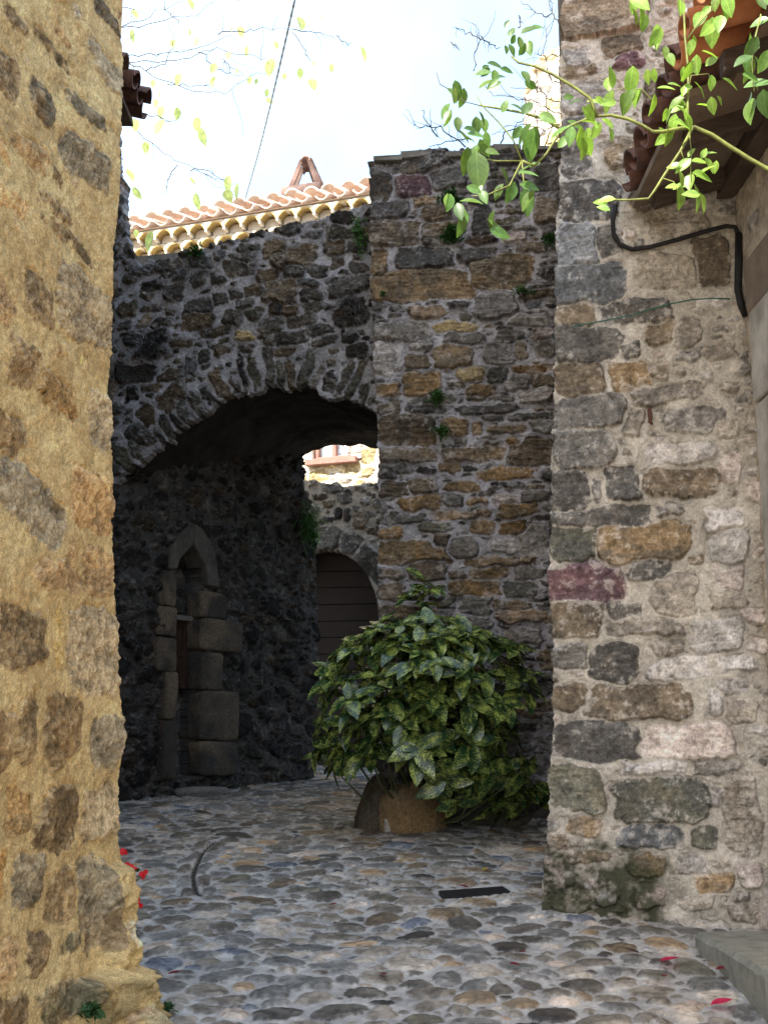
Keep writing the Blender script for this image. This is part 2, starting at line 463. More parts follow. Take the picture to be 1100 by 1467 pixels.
M_STEM = plain_mat("green_stem", (74, 70, 40), (124, 132, 62), 38, .6, .25, .004)
M_TWIG = plain_mat("grey_twig", (70, 64, 62), (100, 92, 86), 30, .8, .1)
M_BARK = plain_mat("tree_bark", (80, 72, 62), (116, 104, 90), 20, .9, .5)
M_CABLE = plain_mat("steel_cable", (82, 88, 96), (150, 156, 164), 180, .5, .2)
M_CONC = plain_mat("worn_concrete", (112, 112, 102), (150, 146, 134), 14, .9, .4)
M_WHITE = plain_mat("white_paint", (222, 220, 214), (236, 234, 230), 6, .5, .05)
M_PINKWOOD = plain_mat("weathered_red_frame", (128, 92, 82), (160, 122, 108), 12, .7, .1)
M_LEAF = leaf_mat("fresh_leaf")
M_MOSS = leaf_mat("moss_leaf", .8, .15, spec=.1)
M_PETAL = leaf_mat("petal", .6, .3, (1.0, .4, .5))
M_GREY_TUFT = leaf_mat("dry_tuft", .9, .2, (1, 1, 1), .1)
# ------------------------------------------------------------------ more shapes
def quad_strip_box(name, corners, z0, z1, mat, parent):
    """upright prism over a footprint (list of xy)"""
    n = len(corners); m = MB()
    vs = [(x, y, z0) for x, y in corners] + [(x, y, z1) for x, y in corners]
    fs = [tuple(range(n))[::-1], tuple(range(n, 2 * n))] + [(i, (i + 1) % n, n + (i + 1) % n, n + i) for i in range(n)]
    m.add(vs, fs)
    return m.build(name, mat, parent)

def rock(name, c, rad, seed, keys, mat, parent=None, sq=2.6, rough=0.10, nu=90, nv=60, ax=None, sink=None, facets=7):
    """weathered boulder: rounded block with a broken surface"""
    rs = np.random.RandomState(seed)
    th = np.linspace(0, 2 * np.pi, nu, endpoint=False); ph = np.linspace(-np.pi / 2, np.pi / 2, nv)
    T, Pp = np.meshgrid(th, ph)
    D = np.stack([np.cos(Pp) * np.cos(T), np.cos(Pp) * np.sin(T), np.sin(Pp)], -1)
    k = (np.abs(D) ** sq).sum(-1) ** (-1 / sq)
    nz = np.zeros_like(T)
    for o in range(7):
        for _ in range(6):
            w = rs.randn(3) * (1.6 * 1.9 ** o); q = np.sin(D @ w + rs.rand() * 6.28 + 1.5 * nz); nz += (q if o < 2 else .8 - 1.6 * np.abs(q)) * 0.6 ** o * 0.3
    # facets
    for _ in range(facets):
        w = rs.randn(3); w /= np.linalg.norm(w); q = D @ w * k
        k = np.where(q > 0.86, k * (0.86 / np.maximum(q, 1e-3)) ** .7, k)
    V = D * (k * (1 + rough * nz))[..., None] * np.array(rad)
    if ax is not None: V = V @ np.array(ax)
    V = V + np.array(c)
    if sink is not None: V[..., 2] = np.maximum(V[..., 2], sink)
    c1, c2 = lin(PAL[keys[0]][0]), lin(PAL[keys[1]][0])
    t = np.clip(.5 + .55 * nz, 0, 1)[..., None]
    C = (c1 * (1 - t) + c2 * t) * (1 + .25 * rs.randn(nv, nu, 1) * .5)
    idx = np.arange(nu * nv).reshape(nv, nu)
    Fq = np.stack([idx[:-1, :], np.roll(idx, -1, 1)[:-1, :], np.roll(idx, -1, 1)[1:, :], idx[1:, :]], -1).reshape(-1, 4)
    return link(name, mesh_arrays(name, V.reshape(-1, 3), Fq, np.clip(C, .01, .8).reshape(-1, 3)), mat, parent)

# ================================================================== THE STREET
def street():
    res = 0.008
    M = Masonry(-2.9, 2.5, 3.7, 12.7, res, 21, warp=0.016, warpc=0.10)
    # iron plate and its bed
    c1, c2 = on_ground(634, 1284), on_ground(728, 1278)
    bx, by = M.U[None, :], M.V[:, None]
    dv = (c2 - c1)[:2]; Lp = np.linalg.norm(dv); dv /= Lp
    q = (bx - c1[0]) * dv[0] + (by - c1[1]) * dv[1]; w = -(bx - c1[0]) * dv[1] + (by - c1[1]) * dv[0]
    plate = (q > -.04) & (q < Lp + .03) & (np.abs(w) < .085)
    M.blocked |= plate
    # open joint of the old drain
    dr = [on_ground(*p)[:2] for p in ((306, 1204), (290, 1218), (281, 1240), (276, 1255), (279, 1272), (288, 1284))]
    dist = np.full((M.nv, M.nu), 9.0)
    for a, b in zip(dr[:-1], dr[1:]):
        ab = b - a; t = np.clip(((bx - a[0]) * ab[0] + (by - a[1]) * ab[1]) / (ab @ ab), 0, 1)
        dist = np.minimum(dist, np.hypot(bx - a[0] - t * ab[0], by - a[1] - t * ab[1]))
    dist = dist * (1 + 1.1 * np.abs(fbm(M.nv, M.nu, 9, M.rs, 3)))
    M.blocked |= dist < .022
    def side(i, sgn, kk=.058):
        a, b = dr[i], dr[i + 1]; c = (a + b) / 2; d = (b - a) / np.linalg.norm(b - a)
        c = c + np.array([-d[1], d[0]]) * sgn * kk
        M.put(c[0], c[1], np.linalg.norm(b - a) * .5, .034, math.atan2(d[1], d[0]) + random.uniform(-.2, .2), random.choice('gGB'), 3, .09)
    for i in range(len(dr) - 1):
        side(i, 1); side(i, -1)
    # the worn round stones the photograph shows closest
    for (x0, y0, x1, y1, key) in [(705, 1346, 757, 1362, 'k'), (610, 1303, 665, 1318, 'o'), (640, 1315, 692, 1329, 'g'), (768, 1328, 816, 1341, 'B'), (870, 1331, 915, 1344, 'B'), (922, 1342, 980, 1360, 't'), (812, 1350, 857, 1362, 'l'), (716, 1374, 768, 1390, 'B'), (802, 1400, 864, 1422, 'g'), (866, 1384, 912, 1396, 'B'), (966, 1378, 1022, 1398, 'l'), (985, 1398, 1043, 1420, 'B'), (1000, 1418, 1060, 1438, 'p'), (1044, 1438, 1090, 1460, 'B'), (755, 1445, 828, 1463, 'k'), (822, 1420, 850, 1435, 'b'), (925, 1426, 960, 1440, 'G'), (850, 1422, 892, 1436, 'G'), (780, 1413, 822, 1428, 'G'), (700, 1412, 738, 1426, 'g'), (622, 1390, 660, 1415, 'B'), (650, 1422, 712, 1440, 'o'), (720, 1432, 772, 1444, 'o'), (912, 1388, 966, 1402, 'g'), (864, 1352, 912, 1366, 'b'), (828, 1372, 880, 1384, 'G'), (940, 1358, 990, 1370, 'p')]:
        p = on_ground((x0 + x1) / 2, (y0 + y1) / 2); a = on_ground(x0, (y0 + y1) / 2); b = on_ground(x1, (y0 + y1) / 2)
        n = on_ground((x0 + x1) / 2, y1); f = on_ground((x0 + x1) / 2, y0)
        M.put(p[0], p[1], (b[0] - a[0]) / 2, (f[1] - n[1]) / 2 * .95, 0, key, 2.3, .05)
    keys = ['S', 'B', 'B', 'B', 'G', 'g', 'g', 'G', 'G', 'G', 'G', 'p', 'B', 'B', 'G', 'g', 'p', 'b', 'l', 'G', 'w', 'k', 't', 'b', 'G', 'g']
    M.fill([(.058, .075, 1.1, 1.9, 1500, 1.0), (.038, .058, 1.1, 2.1, 8000, 1.0), (.025, .038, 1.1, 2.3, 14000, 1.02), (.013, .025, 1.1, 2.3, 9000, 1.08)], keys, 0.0, 0.35, 2.2, .075, .05, lambda x, y: float(np.clip(1.02 + .13 * (x + .6) - .05 * (y - 5), .98, 1.26)))
    M.done((182, 177, 171), (156, 152, 149), bev=.02, amp=.011, mort_rough=.004, face=.005, strata=.001, joint=.5, lime=.25, lime_col=(150, 146, 142), edge_noise=.004, tiltk=.035, hard=.004, stone_gain=1.28, facet=.03, groove=.005, tint=(1.03, 1.0, .95))
    g = np.where(plate, -.02, 0) + np.where(dist < .024, -.022 * np.clip((.024 - dist) / .012, 0, 1), 0)
    M.h = M.h + g
    soil = (dist < .017)[..., None]
    M.col = np.where(soil, lin((58, 54, 50)), M.col)
    def place(U, V, h):
        return np.stack([U, V, gz(V) + h], -1)
    return tag(M.mesh("cobbled_street", None, None, 0, M_COBBLE, None, place), kind="structure")
street()
gm = MB()
xs = [-160, -40, -3.0, 2.6, 40, 160]; ys = [-120, -10, 3.6, 8.2, 8.8, 12.8, 40, 220]
gv = [(x, y, float(gz(max(y, -10))) - .06 - (0 if y > -50 else 3)) for y in ys for x in xs]
gm.add(gv, [(j * 6 + i, j * 6 + i + 1, j * 6 + 7 + i, j * 6 + 6 + i) for j in range(7) for i in range(5)])
tag(gm.build("ground", plain_mat("packed_earth", (112, 104, 94), (150, 140, 128), 3, .95, .4)), kind="structure")

# ================================================================== YELLOW HOUSE (left)
CY = at_depth(172, 1050, 4.3); CY = np.array([CY[0], CY[1], 0.0])
WY = Plane(CY, (.2216, .975, 0))
yh = empty("stone_house", (CY[0], CY[1], 0.5), "tall house of ochre mortar and brown rubble stones filling the left edge of the street", "house")
def yh_slope(x0, y0, x1, y1):
    sl = abs((1069 - (y0 + y1) / 2) / (925 - (x0 + x1) / 2)); H = y1 - y0
    return max(H - .72 * sl * (x1 - x0), .34 * H)
YROWS = [(11, 0, 49, 55, 'b'), (-20, 50, 36, 155, 'b'), (65, 52, 107, 94, 'b'), (52, 109, 85, 181, 'g'), (96, 127, 153, 192, 'g'), (120, -30, 184, 44, 'g'), (132, 52, 184, 148, 'G'), (94, 179, 153, 284, 'G'), (22, 185, 74, 253, 'o'), (83, 240, 98, 273, 'b'), (-15, 255, 41, 320, 't'), (61, 275, 109, 325, 'b'), (76, 318, 140, 372, 'b'), (35, 383, 76, 472, 'b'), (83, 364, 168, 516, 'n'), (11, 486, 52, 570, 'b'), (46, 527, 118, 601, 'O'), (135, 556, 172, 650, 'n'), (-10, 588, 44, 660, 'b'), (-8, 664, 96, 775, 'G', -.32), (107, 668, 172, 769, 't'), (52, 797, 127, 854, 't'), (129, 773, 172, 858, 't'), (-10, 869, 68, 960, 'b'), (81, 880, 96, 958, 'y'), (105, 869, 176, 995, 'n'), (19, 991, 48, 1093, 'b'), (62, 989, 120, 1097, 'b'), (-12, 1016, 17, 1109, 'b'), (135, 1020, 180, 1105, 'G'), (15, 1128, 46, 1201, 'o'), (56, 1124, 120, 1221, 'b'), (126, 1124, 178, 1209, 'n'), (27, 1225, 70, 1306, 'G'), (-12, 1221, 12, 1306, 'O'), (112, 1228, 155, 1360, 'G'), (73, 1248, 108, 1325, 'b'), (89, 1329, 120, 1368, 'l'), (42, 1333, 70, 1395, 'b'), (0, 1350, 30, 1410, 't'), (-60, 90, -25, 150, 'b'), (-70, 250, -30, 330, 'g'), (-60, 430, -20, 520, 'b'), (-70, 700, -30, 800, 'b'), (-70, 980, -30, 1090, 'b'), (60, 1400, 110, 1470, 'l'), (-10, 1420, 40, 1490, 'b')]
M = Masonry(-1.65, .05, .3, 4.75, .0037, 31, warp=.035, warpc=.14)
place_boxes(M, WY, YROWS, yh_slope)
M.blocked |= (M.U[None, :] > -.62) & (M.V[:, None] > 0)
M.fill([(.05, .09, 1.2, 2.0, 60, 1.25)], ['b', 'G', 'o', 't', 'g'], 0, .12, 3.6, .06, .0)
M.blocked[:] = False
M.fill([(.03, .05, 1.2, 2.2, 25, 1.5), (.012, .024, 1.2, 2.0, 90, 1.6)], ['t', 'y', 'w', 'p', 't'], 0, .15, 3, .1, .02)
M.done((228, 201, 145), (204, 173, 120), bev=.035, amp=.006, mort_rough=.006, face=.010, strata=.002, joint=.5, lime=.5, lime_col=(206, 182, 142), edge_noise=.010, tiltk=.06, hard=.009, ochre=.36, stone_gain=2.3, tint=(1.05, .95, .71), grain=.5, facet=.07, frizz=.35, groove=.006)
edge = [WY.uv(*p) for p in ((180, -60), (180, 92), (171, 155), (166, 210), (165, 400), (166, 640), (169, 800), (172, 960), (177, 1040), (175, 1150), (174, 1215), (175, 1300), (172, 1500))]
poly = [(-1.9, 0)] + [(-1.9, 6)] + [tuple(e) for e in edge] + [(edge[-1][0], 0)]
# the footing flares out into a rough ledge at the corner
VL = M.V[:, None] + .03 * fbm(M.nv, M.nu, .12 / M.res, M.rs, 3); UL = M.U[None, :] + .05 * fbm(M.nv, M.nu, .10 / M.res, M.rs, 3)
def sm_(x, a, b): t = np.clip((x - a) / (b - a), 0, 1); return t * t * (3 - 2 * t)
v1, v2, v3 = WY.uv(176, 1228)[1], WY.uv(180, 1330)[1], WY.uv(180, 1375)[1]
n5 = fbm(M.nv, M.nu, .07 / M.res, M.rs, 4, .6)
M.h = M.h + sm_(-VL, -v1, -v1 + .05) * sm_(UL, -.17, -.05) * (.062 + .03 * n5) + sm_(-VL, -v2, -v2 + .04) * sm_(UL, -.14, -.07) * (.028 + .02 * n5) + sm_(-VL, -v3, -v3 + .022) * sm_(UL, -.34, -.20) * (.075 + .035 * n5)
lo_ = (sm_(-VL, -v3 + .01, -v3 + .06) * sm_(UL, -.34, -.22) * np.clip(.35 + 1.6 * n5, 0, 1))[..., None]
M.col = M.col * (1 - .6 * lo_) + lin((92, 82, 54)) * .6 * lo_
keep = M.inside(poly, .006, .06)
M.mesh("rubble_wall", WY, keep, .22, M_GRIT, yh)
M_YBODY = plain_mat("ochre_render", (196, 164, 112), (212, 182, 130), 3, .95, .4, .02)
pa = WY.at(-.17, 0, -.05); pb = WY.at(-4.7, 0, -.05)
quad_strip_box("house_body", [(pa[0], pa[1]), (pb[0], pb[1]), (pb[0] - 5.5, pb[1] + .6), (pa[0] - 5.0, pa[1] + 1.2)][::-1], -.3, 11.4, M_YBODY, yh)  # unseen height and length behind the camera are shaped to shade the street
rm = MB()
b1, b2, b3, b4 = [np.array(p) for p in ((pa[0] + .25, pa[1] + .25), (pb[0] + .3, pb[1] - .3), (pb[0] - 5.8, pb[1] + .3), (pa[0] - 5.2, pa[1] + 1.5))]
r1 = (b1 + b4) / 2; r2 = (b2 + b3) / 2
rm.add([(*b1, 11.42), (*b2, 11.42), (*b3, 11.42), (*b4, 11.42), (*r1, 12.1), (*r2, 12.1)], [(0, 1, 5, 4), (2, 3, 4, 5), (0, 4, 3), (1, 2, 5), (3, 2, 1, 0)])
rm.build("roof", M_TILE, yh)

# ================================================================== ARCH WALL
P0 = at_depth(541, 700, 8.62); P0[2] = 0
WA = Plane(P0, (.978, -.208, 0))
ar = empty("arched_passage", WA.at(-1, 0, 0) + np.array([0, 0, 1.1]), "dark rubble wall over a black vaulted passage in the middle of the photograph", "archway")
ARC = [(120, 760), (170, 690), (200, 662), (230, 640), (275, 605), (310, 577), (345, 560), (380, 552), (420, 553), (460, 559), (500, 572), (535, 586), (570, 606), (610, 640), (640, 690), (655, 760)]
AROWS = [(387, 351, 451, 385, 'b', .1), (378, 400, 427, 438, 'b'), (324, 416, 349, 431, 'g'), (351, 407, 382, 425, 'b'), (365, 385, 400, 407, 'b'), (407, 376, 440, 398, 'g'), (444, 378, 469, 396, 'g'), (460, 340, 495, 364, 'b'), (471, 365, 493, 382, 'g'), (467, 395, 529, 424, 'g', .1), (427, 398, 458, 413, 'B'), (429, 413, 462, 431, 'g'), (375, 340, 407, 367, 'b'), (320, 373, 364, 395, 'g'), (330, 362, 364, 377, 'g'), (236, 407, 264, 431, 'g'), (200, 400, 236, 415, 'k'), (262, 427, 300, 449, 'g'), (260, 447, 307, 471, 'b'), (320, 445, 349, 467, 'g'), (353, 442, 378, 460, 'l'), (302, 418, 330, 436, 'g'), (336, 427, 367, 445, 'g'), (385, 435, 404, 456, 'k'), (404, 436, 431, 453, 'b'), (411, 449, 455, 471, 'g', .12), (171, 431, 196, 453, 'b'), (200, 435, 233, 447, 'g'), (440, 464, 476, 480, 'g'), (436, 431, 462, 445, 'l'), (284, 467, 331, 482, 'l'), (336, 475, 364, 487, 'y'), (371, 460, 407, 478, 'g'), (398, 476, 440, 491, 'g'), (444, 484, 480, 496, 'g'), (496, 493, 527, 516, 'k'), (264, 505, 285, 538, 'B'), (287, 502, 302, 520, 'g'), (167, 520, 224, 549, 'k'), (182, 553, 200, 575, 'k'), (198, 580, 231, 612, 'b', -.9), (178, 611, 222, 633, 'g', -.35), (480, 430, 527, 470, 'k'), (495, 345, 527, 360, 'g'), (500, 372, 527, 390, 'g'), (231, 548, 262, 590, 'b', -1.0), (205, 470, 240, 512, 'k')]
M = Masonry(-2.4, 0.12, 1.0, 7.3, .0054, 41, warp=.04, warpc=.12)
opn = [tuple(WA.uv(*p)) for p in ARC]; opn = opn + [(opn[-1][0], .5), (opn[0][0], .5)]
hole = M.inside(opn, .035, .10)
M.blocked |= hole
place_boxes(M, WA, AROWS)
# the ring of thin voussoirs stood on edge
uvA = [WA.uv(*p) for p in ARC]
seg = np.array(uvA); dl = np.r_[0, np.cumsum(np.linalg.norm(np.diff(seg, axis=0), axis=1))]
s_ = .12
while s_ < dl[-1] - .5:
    wst = .026 + .042 * M.rs.rand() ** 1.5; s_ += wst
    if M.rs.rand() < .9:
        u_ = np.interp(s_, dl, seg[:, 0]); v_ = np.interp(s_, dl, seg[:, 1])
        e = .03; t_ = np.array([np.interp(s_ + e, dl, seg[:, 0]) - np.interp(s_ - e, dl, seg[:, 0]), np.interp(s_ + e, dl, seg[:, 1]) - np.interp(s_ - e, dl, seg[:, 1])])
        t_ /= np.linalg.norm(t_); nrm = np.array([-t_[1], t_[0]])
        Lr = .085 + .10 * M.rs.rand(); c = np.array([u_, v_]) + nrm * (Lr * .93)
        M.put(c[0], c[1], Lr, wst * .9, math.atan2(nrm[1], nrm[0]) + M.rs.randn() * .13, random.choice(['g', 'k', 'b', 'g', 'l', 'G']), 3.4, .09)
    s_ += wst + .012
AK = ['g', 'g', 'k', 'b', 'k', 'l', 'g', 'B', 'b']
M.fill([(.05, .075, 1.3, 2.4, 260, 1.08), (.03, .05, 1.3, 2.6, 900, 1.1), (.016, .03, 1.2, 2.6, 1300, 1.2)], AK, .03, .14, 4.0, .075, .04)
M.done((150, 148, 150), (122, 120, 122), bev=.018, amp=.036, mort_rough=.008, face=.013, strata=.004, joint=.5, lime=.22, lime_col=(170, 168, 168), edge_noise=.007, tiltk=.06, hard=.006, stone_gain=.64, ochre=.06, facet=.15, frizz=.4, groove=.012)
top = [WA.uv(*p) for p in ((140, 158), (166, 158), (169, 200), (172, 250), (181, 262), (178, 300), (184, 345), (190, 366), (200, 378), (212, 370), (240, 372), (268, 360), (290, 358), (318, 348), (350, 341), (372, 331), (400, 326), (425, 316), (450, 314), (476, 303), (500, 300), (520, 290), (560, 286))]
keep = M.largest(M.inside([tuple(p) for p in top] + [(.3, .9), (-2.6, .9)], .015, .07) & ~hole)
M.mesh("rubble_wall", WA, keep, .09, M_COARSE, ar)
# the vault behind it: the same curve carried back through the thickness of the building
nS_, nD_ = 150, 70
sv = np.linspace(0, dl[-1], nS_); uu = np.interp(sv, dl, seg[:, 0]); vv = np.interp(sv, dl, seg[:, 1])
uu = np.r_[np.full(20, uu[0]), uu, np.full(20, uu[-1])]; vv = np.r_[np.linspace(1.0, vv[0], 21)[:-1], vv, np.linspace(vv[-1], 1.0, 21)[1:]]
rsv = np.random.RandomState(4)
nn = len(uu); nz = fbm(nD_, nn, 7, rsv, 4)
DEP = 2.35
dd = np.linspace(.05, DEP, nD_)
cu, cvv = -1.0, 2.8
VV_ = np.zeros((nD_, nn, 3))
for i, d in enumerate(dd):
    k = 1.0 + .045 * d / DEP
    un = cu + (uu - cu) * (1 - .0 * d); vn = np.where(vv > cvv, cvv + (vv - cvv) * k, vv)
    dirr = np.stack([uu - cu, (vv - cvv)], -1); dirr /= np.linalg.norm(dirr, axis=1)[:, None]
    off = -.05 - .05 * nz[i]
    VV_[i] = WA.P + (un - off * dirr[:, 0])[:, None] * WA.u + (vn - off * dirr[:, 1])[:, None] * WA.v - d * WA.n
idx = np.arange(nD_ * nn).reshape(nD_, nn)
Fq = np.stack([idx[:-1, :-1], idx[:-1, 1:], idx[1:, 1:], idx[1:, :-1]], -1).reshape(-1, 4)
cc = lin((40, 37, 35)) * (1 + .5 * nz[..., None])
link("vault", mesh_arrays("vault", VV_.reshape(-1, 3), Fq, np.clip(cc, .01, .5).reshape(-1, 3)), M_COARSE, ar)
# the rough mass above the vault and its flat top
tm = MB()
ctr = WA.at(-.95, 5.33, -.33 - (DEP - .33) / 2)
tm.box(ctr, 2.9, .95, DEP - .36, [WA.u, WA.v, -WA.n], .03)
M_MASS = plain_mat("rough_stone_mass", (92, 88, 82), (128, 122, 114), 7, .95, .6, .03)
tm.build("wall_core", M_MASS, ar)
bm_ = MB()   # hidden far side: inner wall on the right that carries the vault
a_ = WA.at(.52, 0, -.35); b_ = WA.at(.62, 0, -DEP)
bm_.box([(a_[0] + b_[0]) / 2 + .2, (a_[1] + b_[1]) / 2, 2.9], .4, 2.1, 4.0, [[.978, -.208, 0], [.208, .978, 0], [0, 0, 1]])
bm_.build("side_wall", M_MASS, ar)

# ================================================================== PIER
P0 = at_depth(541, 700, 8.42); P0[2] = 0
WP = Plane(P0, (math.cos(.14), -math.sin(.14), 0))
pi_ = empty("stone_buttress", WP.at(.7, 0) + np.array([0, 0, 1.1]), "coursed stone wall with orange and grey stones standing behind the variegated shrub", "wall")
PROWS = [(527, 217, 640, 247, 'g'), (528, 239, 558, 287, 'g'), (568, 252, 616, 281, 'v'), (616, 238, 669, 270, 'g'), (663, 217, 744, 238, 'g'), (529, 290, 584, 313, 'g'), (593, 280, 628, 295, 'o'), (603, 296, 645, 316, 'b'), (605, 316, 663, 340, 'o'), (529, 318, 603, 353, 'b'), (571, 354, 645, 386, 'g'), (530, 359, 554, 398, 'O'), (530, 389, 672, 430, 'o'), (676, 366, 762, 411, 'o'), (659, 354, 709, 377, 'g'), (766, 284, 800, 319, 'b'), (675, 299, 704, 334, 'g'), (724, 332, 753, 347, 'w'), (741, 345, 779, 361, 'b'), (763, 238, 803, 273, 'g'), (700, 258, 741, 287, 'g'), (680, 421, 739, 455, 'G'), (753, 430, 776, 441, 'B'), (532, 463, 613, 488, 'G'), (587, 440, 637, 457, 't'), (622, 462, 680, 476, 'y'), (637, 478, 692, 494, 'G'), (730, 450, 794, 466, 'p'), (762, 469, 794, 484, 'w'), (693, 492, 736, 523, 'G'), (737, 489, 755, 513, 'b'), (768, 488, 796, 513, 'G'), (535, 488, 564, 535, 'p'), (564, 492, 577, 530, 'p'), (580, 508, 613, 529, 'b'), (621, 497, 677, 527, 'o'), (584, 489, 622, 501, 'p'), (653, 527, 693, 545, 'y'), (698, 527, 730, 546, 'l'), (737, 521, 791, 533, 'O'), (759, 536, 793, 553, 'b'), (725, 536, 759, 561, 'G'), (741, 556, 793, 577, 'p'), (670, 552, 711, 567, 'o'), (577, 537, 631, 565, 'O'), (536, 550, 577, 567, 'O'), (651, 580, 741, 591, 'g'), (581, 580, 648, 593, 'g'), (538, 577, 573, 593, 'b'), (541, 596, 621, 638, 'b'), (631, 600, 669, 623, 'o'), (676, 606, 692, 623, 't'), (701, 609, 753, 620, 'o'), (727, 591, 793, 601, 'l'), (724, 626, 749, 638, 'O'), (728, 628, 793, 668, 'b'), (632, 641, 724, 661, 'o'), (544, 642, 624, 664, 'b'), (541, 665, 590, 679, 'g'), (690, 669, 759, 686, 'O'), (541, 673, 567, 688, 'g'), (544, 692, 587, 712, 'b'), (587, 686, 625, 708, 'b'), (637, 690, 686, 704, 'o'), (573, 712, 631, 731, 'O'), (635, 709, 661, 727, 'G'), (669, 712, 698, 724, 'O'), (711, 722, 769, 740, 'O'), (709, 708, 744, 720, 'w'), (744, 704, 787, 721, 'G'), (544, 738, 616, 750, 'g'), (616, 733, 700, 745, 'o'), (599, 750, 645, 763, 'l'), (545, 756, 576, 773, 'O'), (677, 747, 708, 765, 'o'), (714, 747, 759, 765, 'O'), (621, 762, 645, 785, 'b'), (644, 770, 682, 800, 'G'), (744, 756, 787, 795, 'p'), (704, 772, 744, 791, 'p'), (541, 776, 640, 810, 'O'), (663, 797, 762, 811, 'o'), (674, 814, 730, 830, 'O'), (736, 811, 779, 830, 'G'), (542, 816, 581, 830, 'b'), (541, 835, 579, 861, 'b'), (648, 833, 718, 855, 'O'), (719, 833, 765, 855, 'l'), (704, 861, 759, 875, 'o'), (660, 855, 704, 881, 'G'), (712, 875, 785, 893, 't'), (541, 866, 600, 890, 'b'), (585, 800, 640, 830, 'b')]
M = Masonry(-.12, 1.75, .9, 6.5, .0052, 51, warp=.026, warpc=.10)
place_boxes(M, WP, PROWS, grow=1.10)
PK = ['g', 'b', 'g', 'o', 'l', 'G', 'b', 'g', 'k', 'G', 'G']
M.fill([(.04, .06, 1.8, 3.6, 400, .98), (.022, .038, 2.2, 4.6, 2400, .98), (.012, .022, 1.8, 4.4, 3200, 1.0)], PK, -.02, .07, 3.6, .08, .05)
M.done((164, 160, 163), (136, 133, 135), bev=.013, amp=.032, mort_rough=.008, face=.010, strata=.008, joint=.5, lime=.30, lime_col=(176, 172, 172), edge_noise=.005, tiltk=.045, hard=.005, stone_gain=.95, tint=(.95, .98, 1.05), ochre=.10, facet=.16, frizz=.4, groove=.014)
left = [WP.uv(*p) for p in ((525, 231), (531, 238), (529, 290), (531, 350), (531, 430), (534, 470), (536, 535), (536, 575), (541, 598), (541, 640), (544, 665), (541, 690), (544, 730), (540, 780), (541, 850), (542, 900), (542, 1250))]
topP = [WP.uv(*p) for p in ((900, 214), (800, 214), (744, 214), (700, 215), (650, 214), (600, 216), (560, 222))]
keep = M.inside([tuple(p) for p in topP] + [tuple(p) for p in left] + [(2, .5)], .012, .06)
M.mesh("rubble_wall", WP, keep, .62, M_WALL, pi_)
cm = MB()
for k in range(7):
    a_ = WP.at(.08 + k * .235, topP[3][1] - .015 + .012 * math.sin(k * 2.1), -.30)
    cm.box(a_, .24, .05, .68, [WP.u, WP.v, -WP.n], .03)
cm.build("coping", M_MASS, pi_, bevel=.008)

